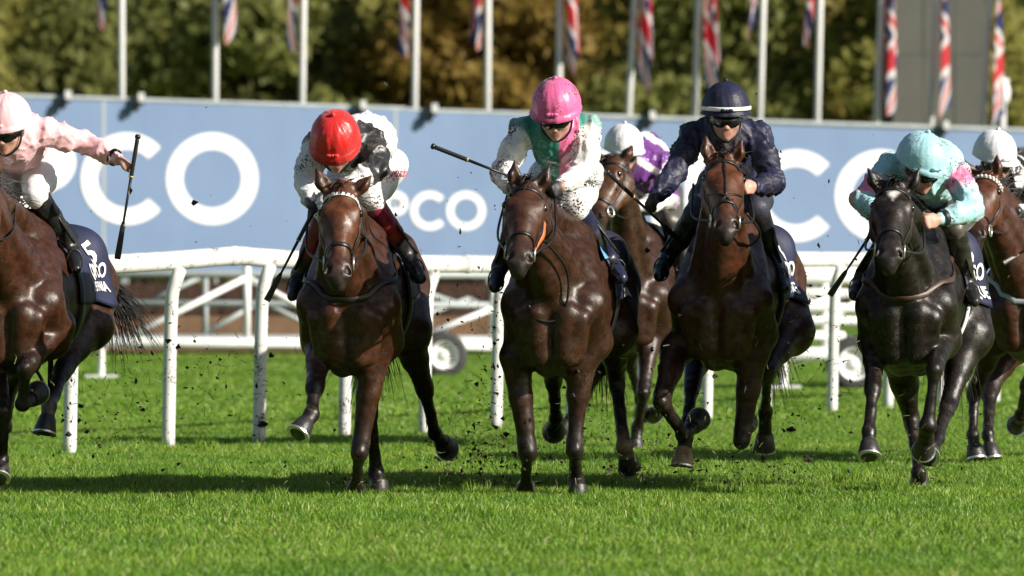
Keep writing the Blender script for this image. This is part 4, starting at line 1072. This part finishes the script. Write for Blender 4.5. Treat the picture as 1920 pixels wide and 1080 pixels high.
def jockey(label, D, hd, pitch, yaw, sh, el, ha, hip, kn, an, ft, silk, cap, breech, boot, glove=(0, 0), colfn=None, silkmat='silk_muddy', capmat=None,
           back=None, cuff=None, roll=0.0, bootcuff=None, goggle=True):
    p = lambda q: P(q[0], q[1], D + q[2])
    hc = p(hd); S = [p(x) for x in sh]; E = [p(x) for x in el]; W = [p(x) for x in ha]; Hp = [p(x) for x in hip]; Kn = [p(x) for x in kn]; An = [p(x) for x in an]; Ft = [p(x) for x in ft]
    root = empty('person', (Hp[0] + Hp[1]) / 2 - (0, 0, .25)); tag(root, label, 'person', 'jockeys riding in the race')
    f = np.array([-math.sin(yaw) * math.cos(pitch), -math.cos(yaw) * math.cos(pitch), -math.sin(pitch)])
    r = nrm(np.cross(f, (0, 0, 1))) * -1; r = r if r[0] > 0 else -r
    r = nrm(r + Zu * math.tan(roll)); r = nrm(r - f * (r @ f)); u = nrm(np.cross(r, f)); u = u if u[2] > 0 else -u
    Hd = lambda a, b, c: hc + r * a + f * b + u * c
    A = np.array([r, f, u])
    sm = (S[0] + S[1]) / 2; hm = (Hp[0] + Hp[1]) / 2
    nb = sm + (hc - sm) * .35 + Zu * .0
    bk_ = p(back) if back else (sm * .5 + hm * .5 + Zu * .06)
    # ---- the body: one continuous skin
    s = SDF()
    s.el(Hd(0, 0, 0), A, (.076, .096, .108), .03, 0); s.el(Hd(0, .03, -.085), A, (.058, .068, .062), .03, 0)
    s.sp(Hd(0, .078, -.128), .021, .02, 0); s.rc(Hd(0, .092, -.04), Hd(0, .112, -.074), .009, .013, .012, 0)
    for sg in (-1, 1):
        s.sp(Hd(sg * .012, .104, -.078), .009, .008, 0); s.sp(Hd(sg * .042, .066, -.062), .026, .02, 0)
        s.el(Hd(sg * .078, -.005, -.045), A, (.009, .018, .03), .008, 0)
        s.el(Hd(sg * .031, .088, -.03), A, (.018, .012, .012), .008, 0, op='s')
        s.sp(Hd(sg * .031, .080, -.03), .0125, .003, 2)
    s.rc(Hd(-.02, .093, -.102), Hd(.02, .093, -.102), .0065, .0065, .004, 3); s.rc(Hd(-.018, .092, -.112), Hd(.018, .092, -.112), .007, .007, .004, 3)
    s.rc(Hd(0, -.03, -.09), nb, .052, .055, .03, 0)
    s.rc(nb, sm, .055, .08, .03, 0)
    for i in (0, 1): s.rc(sm, S[i], .075, .052, .03, 0)
    s.rc(sm, bk_, .10, .10, .05, 0); s.rc(bk_, hm, .10, .105, .05, 0); s.rc(Hp[0], Hp[1], .085, .085, .04, 0)
    for i in (0, 1):
        s.chain([S[i], (S[i] + E[i]) / 2, E[i]], [.05, .046, .037], .02, 0); s.chain([E[i], E[i] + (W[i] - E[i]) * .35, W[i]], [.038, .04, .026], .02, 0)
        out = nrm((1 if i else -1) * np.array([1., -.4, .25])); add_hand(s, W[i], W[i] - E[i], out, 1 if glove[i] else 0, Zu)
        s.chain([Hp[i], (Hp[i] + Kn[i]) / 2, Kn[i]], [.085, .075, .052], .03, 0)
        s.chain([Kn[i], Kn[i] + (An[i] - Kn[i]) * .35, An[i]], [.05, .05, .034], .02, 0); s.rc(An[i], Ft[i], .034, .028, .02, 0)
    V, F = s.mesh(.0086); g = glove[0] or glove[1] or SKIN
    mesh_obj('body', V, F, 'skin', root, True, cols=s.colours(V, [SKIN, g, (.02, .012, .01), (.36, .13, .10)], .004))
    # ---- silks
    s = SDF(); k = .03
    s.rc(nb, sm, .062, .095, .03, 0)
    for i in (0, 1): s.rc(sm, S[i], .098, .068, .035, 1)
    s.rc(sm, bk_, .125, .13, .05, 0); s.rc(bk_, hm + (bk_ - hm) * .1, .13, .12, .05, 0)
    s.rc(sm - Zu * .05 + (0, -.02, 0), bk_ - Zu * .07, .095, .10, .04, 0)
    for i in (0, 1):
        m1 = (S[i] + E[i]) / 2; m2 = E[i] + (W[i] - E[i]) * .5
        s.chain([S[i], m1], [.066, .066], .025, 2 + 3 * i); s.chain([m1, E[i]], [.066, .058], .02, 3 + 3 * i)
        s.chain([E[i], m2], [.058, .054], .02, 4 + 3 * i); s.chain([m2, W[i] - nrm(W[i] - E[i]) * .02], [.054, .036], .02, 4 + 3 * i)
    V, F = s.mesh(.0098); N = vnormals(V, F); sd_ = int(hd[0]) + 3
    C = s.colours(V, silk, .0015)
    if colfn: C = colfn(V, C, dict(S=S, E=E, W=W, sm=sm, hm=hm, bk=bk_, hc=hc))
    r1 = (1 - np.minimum(1, np.abs(wnoise(V * np.array([1, 1, .5]), 34, sd_)) * 1.25)) ** 2; r2 = (1 - np.minimum(1, np.abs(wnoise(V * np.array([.7, 1, 1.2]), 62, sd_ + 9)) * 1.2)) ** 2
    V = V + N * (.015 * r1 + .007 * r2 - .006)[:, None]
    mesh_obj('silks', V, F, silkmat, root, True, cols=C)
    if cuff:
        for i in cuff:
            d = nrm(W[i] - E[i]); c0 = W[i] - d * .045; v, f_ = tube_geo([c0 - d * .012, c0 + d * .012], .046, 14, False); mesh_obj('wristband', v, f_, 'black_rubber', root, True)
    # ---- breeches
    s = SDF(); s.rc(Hp[0], Hp[1], .105, .105, .04, 0); s.rc(hm, hm + (bk_ - hm) * .3, .115, .115, .05, 0)
    for i in (0, 1): s.chain([Hp[i], (Hp[i] + Kn[i]) / 2, Kn[i]], [.105, .092, .066], .035, 0); s.rc(Kn[i], Kn[i] + (An[i] - Kn[i]) * .12, .064, .056, .02, 0)
    V, F = s.mesh(.012); N = vnormals(V, F); V = V + N * (.004 * wnoise(V, 45, sd_ + 4))[:, None]
    mesh_obj('breeches', V, F, silkmat, root, True, cols=np.tile(breech, (len(V), 1)))
    # ---- boots
    for i in (0, 1):
        s = SDF(); kn_, an_ = Kn[i], An[i]; d = an_ - kn_
        a0 = kn_ + d * .10; bc = bootcuff[1] if bootcuff else 0
        s.rc(a0, kn_ + d * .46, .062, .058, .01, 1); s.rc(kn_ + d * .46, kn_ + d * .62, .058, .052, .01, 2); s.rc(kn_ + d * .62, an_, .052, .043, .02, 0)
        s.rc(an_, Ft[i], .043, .036, .02, 0); s.rc(Ft[i], Ft[i] + nrm(Ft[i] - an_) * .05 + (0, -.03, 0), .036, .030, .015, 0); s.sp(an_ - nrm(Ft[i] - an_) * .02 - (0, -.02, .03), .032, .015, 0)
        V, F = s.mesh(.009); N = vnormals(V, F); V = V + N * (.0022 * wnoise(V, 55, sd_ + i))[:, None]
        mesh_obj('boot', V, F, 'boot', root, True, cols=s.colours(V, [boot, bootcuff[0] if bootcuff else boot, bootcuff[1] if bootcuff else boot], .002))
        fd_ = nrm(Ft[i] - an_ + np.array([0, -.02, 0])); sx = nrm(np.cross(fd_, Zu)); fx = Ft[i]
        pts = [fx + sx * .041 * math.cos(t) + Zu * (.050 * math.sin(t) - .002 + (.022 * math.sin(t) if math.sin(t) > 0 else 0)) for t in np.linspace(0, 2 * math.pi, 17)]
        v, f_ = tube_geo(pts, .0042, 6, False); mesh_obj('stirrup', v, f_, 'black_rubber', root, True)
        tp = fx + Zu * .10; v, f_ = tube_geo(spline([tp, (tp + kn_) / 2 + sx * .0 + Zu * .03, kn_ * .6 + hm * .4 + Zu * .02], 5), .008, 6, True); mesh_obj('stirrup_leather', v, f_, 'black_leather', root, True)
    # ---- cap over the skull helmet
    V = []; F = []; nth, nph = 18, 72; RX, RF, RU = .126, .146, .140; off = Hd(0, -.008, .020)
    for j in range(nth + 1):
        th = j / nth * math.radians(97)
        for kx in range(nph):
            ph = 2 * math.pi * kx / nph
            gore = 1 - .022 * abs(math.cos(ph * 3)) ** 10 * math.sin(th) + .009 * math.sin(ph * 13 + j * .35 + hd[0]) * math.sin(th) ** .5 * (.5 + .5 * math.sin(ph * 2 + hd[0])) + .006 * math.sin(ph * 23 - j * .5) + .005 * math.sin(j * 1.9 + ph * 5)
            V.append(off + (r * math.sin(th) * math.sin(ph) * RX + f * math.sin(th) * math.cos(ph) * RF + u * math.cos(th) * RU) * gore)
    nb_ = len(V)
    for j in range(nth):
        for kx in range(nph): F.append((j * nph + kx, (j + 1) * nph + kx, (j + 1) * nph + (kx + 1) % nph, j * nph + (kx + 1) % nph))
    for kx in range(nph):                                   # peak and rolled rim
        ph = 2 * math.pi * kx / nph; o_ = .006 + .040 * max(0, math.cos(ph)) ** 1.3
        b0 = V[nth * nph + kx]; rd = nrm(r * math.sin(ph) * RX + f * math.cos(ph) * RF)
        V.append(b0 + rd * o_ - u * (.004 + .012 * max(0, math.cos(ph)))); 
    for kx in range(nph):
        b0 = V[nth * nph + kx]; ph = 2 * math.pi * kx / nph; V.append(b0 - u * .010 - nrm(r * math.sin(ph) * RX + f * math.cos(ph) * RF) * .006)
    for kx in range(nph):
        k2 = (kx + 1) % nph; F.append((nth * nph + kx, nb_ + kx, nb_ + k2, nth * nph + k2)); F.append((nb_ + kx, nb_ + nph + kx, nb_ + nph + k2, nb_ + k2))
    cp = mesh_obj('cap', V, F, capmat or silkmat, root, True, cols=np.tile(cap, (len(V), 1)))
    v, f_ = ball(off + u * (RU + .004), .013, 10, 6); mesh_obj('button', v, f_, capmat or silkmat, cp, True, cols=np.tile(cap, (len(v), 1)))
    bw = Hd(0, RF - .004, .020)
    mb = MB()
    for sg in (-1, 1):
        v, f_ = ball(bw + r * sg * .018, .013, 8, 6); v = (v - bw - r * sg * .018) @ np.diag([1.3, .7, .7]) + bw + r * sg * .018; mb.add(v, f_, cap)
    v, f_ = ball(bw, .009, 8, 6); mb.add(v, f_, cap); mb.build('bow', capmat or silkmat, cp, True, cols=True)
    # ---- goggles, chin strap
    V = []; F = []; ng = 25
    for i in range(ng):
        t = -1.75 + 3.5 * i / (ng - 1); lens = max(0, 1 - (abs(t) / 1.05) ** 4); hh = .011 + .022 * lens - .009 * math.exp(-(t / .12) ** 2)
        for (zz, ex) in ((hh, .0), (hh * .6, .010 * lens), (-hh * .6, .010 * lens), (-hh, .0)):
            V.append(Hd(math.sin(t) * (.086 + ex), math.cos(t) * (.104 + ex) + .004, -.042 + zz))
    for i in range(ng - 1):
        for j in range(3): F.append((i * 4 + j, (i + 1) * 4 + j, (i + 1) * 4 + j + 1, i * 4 + j + 1))
    gg = mesh_obj('goggles', V, F, 'goggle', root, True)
    v, f_ = tube_geo(spline([Hd(-.084, .01, -.03), Hd(-.066, .045, -.11), Hd(0, .07, -.152), Hd(.066, .045, -.11), Hd(.084, .01, -.03)], 5), .006, 6); mesh_obj('chin_strap', v, f_, 'black_leather', root, True)
    return dict(root=root, p=p, Kn=Kn, Hp=Hp, W=W, E=E, Hd=Hd, r=r, f=f, u=u, S=S)
def whip(label, D, a, b, flap=True):
    A_, B_ = P(a[0], a[1], D + a[2]), P(b[0], b[1], D + b[2]); d = nrm(B_ - A_); L = np.linalg.norm(B_ - A_)
    root = empty('riding_whip', A_); tag(root, label, 'whip', 'riding whips')
    q = lambda t: A_ + (B_ - A_) * t
    v, f = tube_geo([q(0), q(.012), q(.03), q(.035)], [.010, .016, .016, .011], 10); mesh_obj('knob', v, f, 'black_rubber', root, True)
    hp = []; hr = []
    for i in range(25): hp.append(q(.035 + .30 * i / 24)); hr.append(.0105 + .0012 * (i % 2))
    v, f = tube_geo(hp, hr, 8); mesh_obj('handle', v, f, 'black_rubber', root, True)
    v, f = tube_geo([q(.333), q(.345)], .0125, 8); mesh_obj('collar', v, f, getm('gold', (.55, .38, .10), .35, .1, 20), root, True)
    v, f = tube_geo([q(.345), q(.72)], [.008, .0058], 8); mesh_obj('shaft', v, f, 'black_rubber', root, True)
    v, f = tube_geo([q(.70), q(.74), q(.98), q(1.0)], [.008, .013, .017, .016], 10, True, np.array([0.15, -1, 0.1])); mesh_obj('flap', v, f, 'black_leather', root, True)
    return root
def thigh_text(J, i, txt, size, mat, t0=.45):
    """lettering along the thigh"""
    Hp, Kn = J['Hp'][i], J['Kn'][i]; d = nrm(Kn - Hp); v, f = text_mesh(txt, size, size * .02)
    side = nrm(np.array([1., -.7, .5]) - d * (np.array([1., -.7, .5]) @ d)); up = np.cross(d, side); up = up if up[2] > 0 else -up
    c = Hp + (Kn - Hp) * t0; xa = nrm(np.array([.9, .35, .35])); xa = nrm(xa - side * (xa @ side)); ya = np.cross(side, xa); ya = ya if ya[2] > 0 else -ya
    V = np.array([c + xa * q[0] + ya * q[1] + side * (math.sqrt(max(.0001, .112 ** 2 - min(.1, abs(q[1])) ** 2))) for q in v])
    return mesh_obj('lettering', V, f, mat, J['root'])

WH = (.74, .74, .73); BLK = (.012, .012, .014)
# 3: green and pink, white sleeves
def col3(V, C, j):
    mid = j['sm'][0] + .012; x = V[:, 0] - mid
    dA = np.minimum(*[np.min([SDF.dist(('rc', j['S'][i], j['E'][i], .07, .06, 0, 0, None, 1, 'u'), V), SDF.dist(('rc', j['E'][i], j['W'][i], .06, .04, 0, 0, None, 1, 'u'), V)], axis=0) for i in (0, 1)])
    C = C.copy(); body = dA > .012
    C[body] = (.015, .20, .155); C[body & (x > .01) & (x < .11)] = (.66, .12, .27)
    return C
J3 = jockey('jockey in muddy green and pink silks with white sleeves and pink cap', 32.35, (1043, 204, .02), .38, .16, ((980, 246, .22), (1100, 238, .22)), ((944, 325, .12), (1098, 318, .12)),
    ((958, 352, -.10), (1052, 350, -.08)), ((1030, 335, .70), (1092, 330, .70)), ((978, 402, .36), (1080, 390, .34)), ((938, 500, .55), (1146, 488, .55)), ((930, 528, .45), (1160, 512, .45)),
    [(.015, .20, .155)] * 2 + [WH] * 6, (.68, .12, .30), WH, (.016, .018, .045), glove=(BLK, BLK), colfn=col3, bootcuff=((.016, .018, .05), (.05, .045, .03)))
M['red_letter'] = simple('red_letter', (.5, .02, .05), .5, .05); M['navy_letter'] = simple('navy_letter', (.015, .015, .04), .5, .05)
# 2: white and black with red cap
def col2(V, C, j):
    C = C.copy(); d = SDF.dist(('rc', j['S'][1] * .8 + j['sm'] * .2, j['E'][1], .085, .08, 0, 0, None, 1, 'u'), V); C[d < .035] = BLK
    d = SDF.dist(('rc', j['sm'] - Zu * .05, j['S'][0] * .4 + j['sm'] * .6 - Zu * .08, .07, .07, 0, 0, None, 1, 'u'), V); C[(d < .03) & (V[:, 1] < j['sm'][1])] = BLK
    return C
J2 = jockey('jockey in white and black silks with bright red cap and dark red boots', 32.35, (629, 264, .0), .72, .10, ((596, 272, .2), (698, 266, .2)), ((573, 335, .1), (706, 318, .06)),
    ((580, 378, -.08), (652, 345, -.10)), ((655, 325, .70), (724, 312, .70)), ((612, 402, .36), (694, 374, .32)), ((562, 515, .52), (764, 480, .55)), ((553, 542, .44), (782, 512, .45)),
    [WH, BLK, WH, WH, WH, BLK, BLK, WH], (.60, .012, .012), WH, (.014, .014, .018), glove=((.10, .07, .07), BLK), bootcuff=((.20, .012, .035), (.50, .02, .02)), colfn=col2, back=(690, 262, .45), silkmat='silk_speckled')
thigh_text(J2, 1, 'L.Dettori', .075, 'red_letter', .5)
thigh_text(J3, 1, 'K.PRESTON', .05, 'navy_letter', .55)
# 5: all navy
NV = (.014, .016, .042)
J5 = jockey('jockey all in dark navy silks with white band round navy cap', 33.2, (1361, 210, .05), .10, .0, ((1300, 252, .22), (1420, 254, .22)), ((1264, 322, .10), (1452, 343, .08)),
    ((1228, 372, -.02), (1412, 350, -.10)), ((1345, 350, .75), (1410, 350, .75)), ((1304, 405, .36), (1420, 392, .36)), ((1252, 482, .55), (1450, 492, .55)), ((1240, 508, .45), (1464, 528, .47)),
    [NV] * 8, NV, (.03, .032, .05), (.012, .012, .013), glove=((.02, .018, .02), 0), silkmat='silk_dark', bootcuff=((.012, .012, .014), (.035, .028, .018)))
v = []; 
for k in range(33):
    t = -1.4 + 2.8 * k / 32; v.append(J5['Hd'](math.sin(t) * .131, math.cos(t) * .153 - .008, .024))
vv, ff = tube_geo(v, .011, 8, True, [nrm(q - J5['Hd'](0, 0, .024)) for q in v]); mesh_obj('cap_band', vv, ff, 'white_strap', J5['root'], True)
# 6: pale blue with pink armlets
PB = (.36, .62, .66); PK = (.70, .20, .36)
J6 = jockey('jockey in pale blue silks with pink armlets and mud speckled blue cap', 32.8, (1728, 304, .02), .42, -.55, ((1672, 312, .2), (1792, 324, .2)), ((1618, 374, .08), (1824, 392, .05)),
    ((1648, 404, -.10), (1757, 412, -.12)), ((1740, 385, .74), (1805, 378, .74)), ((1672, 438, .38), (1788, 428, .38)), ((1618, 520, .55), (1814, 532, .55)), ((1606, 545, .45), (1822, 556, .45)),
    [PB, PB, PB, PK, PB, PK, PB, PB], (.34, .60, .66), (.045, .04, .03), (.014, .013, .012), back=(1755, 312, .45), cuff=(1,), bootcuff=((.014, .013, .012), (.05, .042, .028)))
# 1: pale pink
PP = (.80, .47, .50)
J1 = jockey('jockey in pale pink silks with whip arm stretched wide', 32.8, (14, 232, .0), .25, .30, ((-32, 252, .2), (84, 246, .2)), ((-58, 320, .1), (160, 268, .32)),
    ((-18, 380, -.1), (226, 301, .20)), ((12, 330, .70), (84, 312, .70)), ((-28, 385, .36), (66, 362, .32)), ((-62, 480, .5), (132, 462, .55)), ((-68, 505, .42), (140, 492, .46)),
    [PP] * 8, (.82, .50, .54), (.78, .78, .80), (.012, .012, .013), silkmat='silk_clean', cuff=(1,))
# 4: purple and white
PU = (.12, .02, .20)
def col4(V, C, j):
    C = C.copy(); w = np.sin((V[:, 0] * .6 + V[:, 2]) * 30) > .72; dark = C[:, 0] < .3; C[w & dark] = WH; return C
J4 = jockey('jockey in purple silks with white stripes and white cap', 41.0, (1170, 278, .0), .22, -.2, ((1138, 312, .2), (1238, 304, .2)), ((1122, 370, .1), (1256, 375, .1)),
    ((1158, 392, -.1), (1190, 388, -.1)), ((1192, 372, .75), (1250, 366, .75)), ((1150, 425, .38), (1256, 415, .38)), ((1128, 495, .55), (1276, 500, .55)), ((1120, 515, .45), (1284, 520, .45)),
    [PU, PU, PU, PU, WH, PU, PU, WH], (.74, .74, .76), (.06, .055, .045), BLK, colfn=col4, silkmat='silk_speckled', back=(1212, 290, .45))
# 7: black with white spots
def col7(V, C, j):
    C = C.copy(); g = np.round(V / .13) * .13; C[np.linalg.norm((V - g), axis=1) < .042] = WH; return C
J7 = jockey('jockey in black silks with white spots and white cap behind the black horse', 37.5, (1866, 294, .0), .28, -.45, ((1842, 334, .2), (1940, 328, .2)), ((1826, 385, .1), (1950, 402, .08)),
    ((1862, 402, -.1), (1898, 396, -.1)), ((1905, 385, .75), (1970, 380, .75)), ((1865, 440, .38), (1972, 435, .38)), ((1830, 520, .55), (1995, 530, .55)), ((1822, 545, .45), (2002, 552, .45)),
    [BLK] * 8, (.76, .76, .80), WH, BLK, colfn=col7, silkmat='silk_clean', back=(1925, 318, .45))
whip('long black whip held upright by the jockey in pale pink', 32.8, (259, 252, .12), (220, 486, .14))
whip('black whip hanging down from the hand of the red capped jockey', 32.35, (590, 392, -.16), (500, 564, -.10))
whip('black whip held out level beside the pink capped jockey', 32.35, (808, 273, -.12), (1010, 352, -.10))
whip('black whip in the gloved hand of the navy jockey', 33.2, (1136, 320, -.20), (1285, 462, .25))
whip('black whip slanting down beside the black horse', 32.8, (1660, 398, -.22), (1556, 554, -.08))
whip('black whip beside the reddish brown horse', 37.5, (1990, 430, -.1), (1880, 494, -.3))
print('jockeys', time.time() - T0)

# ================================================================== TURF THROWN UP BY THE HOOVES
M['cut_grass'] = simple('cut_grass', (.07, .10, .02), .6, .5, 40)  # dark green: shade on the thrown blades is put into their colour
rt_ = np.random.default_rng(21)
clusters = [(200, 790, 70, 60, 190), (300, 690, 120, 70, 170), (430, 720, 80, 60, 120), (905, 820, 60, 70, 330), (925, 690, 35, 90, 150), (1120, 820, 90, 70, 240), (1330, 840, 120, 50, 190),
            (1235, 700, 40, 80, 90), (1500, 740, 90, 90, 260), (1560, 610, 80, 80, 90), (1790, 830, 70, 50, 90), (600, 850, 140, 40, 80), (940, 870, 45, 30, 160), (1190, 880, 60, 25, 120), (1400, 870, 50, 25, 110), (850, 870, 40, 30, 90), (1740, 880, 40, 20, 80), (660, 905, 40, 15, 60), (960, 420, 600, 130, 130), (880, 560, 60, 60, 60)]
soil = MB(); blades = MB()
for (x, y, sx, sy, n) in clusters:
    for k in range(int(n * 1.5)):
        q = P(rt_.normal(x, sx), min(rt_.normal(y, sy), 905), rt_.uniform(32.3, 35.2)); q[2] = max(q[2], .03)
        if rt_.random() < .62 or y < 500:
            r = .0022 + .0105 * rt_.random() ** 4; a = np.array([(1, 0, 0), (-1, 0, 0), (0, 1, 0), (0, -1, 0), (0, 0, 1), (0, 0, -1.)]) + rt_.normal(size=(6, 3)) * .35
            soil.add(q + a * r * rt_.uniform(.55, 1.5, (1, 3)) * rt_.uniform(.7, 1.2, (6, 1)), [(0, 2, 4), (2, 1, 4), (1, 3, 4), (3, 0, 4), (2, 0, 5), (1, 2, 5), (3, 1, 5), (0, 3, 5)])
        else:
            d = nrm(rt_.normal(size=3)); s_ = nrm(np.cross(d, rt_.normal(size=3))); l = rt_.uniform(.008, .034); w = rt_.uniform(.0012, .0024); c = np.cross(d, s_) * l * rt_.uniform(-.5, .5)
            blades.add([q - d * l - s_ * w, q - d * l + s_ * w, q + c - s_ * w, q + c + s_ * w, q + d * l], [(0, 1, 3, 2), (2, 3, 4)])
o = soil.build('flying_soil', 'soil', origin=(0, 33, 0)); tag(o, 'small dark crumbs of soil thrown up by the hooves', 'soil', kind='stuff')
o = blades.build('flying_grass', 'cut_grass', origin=(0, 33, 0)); tag(o, 'loose cut grass blades thrown up by the hooves', 'grass', kind='stuff')
def clod(x, y, d, r, label, roots=12):
    q = P(x, y, d); v, f = ball((0, 0, 0), 1, 10, 7)
    nz = 1 + .35 * wnoise(v * 3, 1.4, int(x)) ; v = v * nz[:, None] * np.array([1.2, .8, .8]) * r + q
    root = empty('turf_clod', q); tag(root, label, 'clod', 'clods of turf in the air'); mesh_obj('soil_lump', v, f, 'soil', root)
    mb = MB()
    for k in range(roots):
        d_ = nrm(rt_.normal(size=3)); s_ = nrm(np.cross(d_, rt_.normal(size=3))); l = r * rt_.uniform(1.5, 3.2); w = .0014; c = np.cross(d_, s_) * l * .2
        mb.add([q - s_ * w, q + s_ * w, q + d_ * l * .6 + c - s_ * w, q + d_ * l * .6 + c + s_ * w, q + d_ * l], [(0, 1, 3, 2), (2, 3, 4)])
    b = mb.build('grass_fringe', 'cut_grass', root); b['kind'] = 'stuff'
clod(492, 795, 34.4, .020, 'ragged clod of turf in front of the rail post beside the red capped jockey\'s whip', 26)
clod(151, 762, 34.5, .013, 'small clod of turf beside the raised grey sock')
clod(268, 768, 34.5, .010, 'tiny clod of turf between two rail posts near the swishing tail')
clod(1515, 862, 34.8, .020, 'round brown clod of turf just above the grass by the navy jockey\'s horse')
clod(1484, 805, 34.6, .016, 'dark clod of turf right of the navy jockey\'s horse\'s hind hoof')
clod(1340, 705, 35.5, .014, 'small clod of turf between the forelegs of the navy jockey\'s horse')
clod(722, 158, 34.5, .011, 'small green tuft in the air before the trees', 18)
print('turf', time.time() - T0)
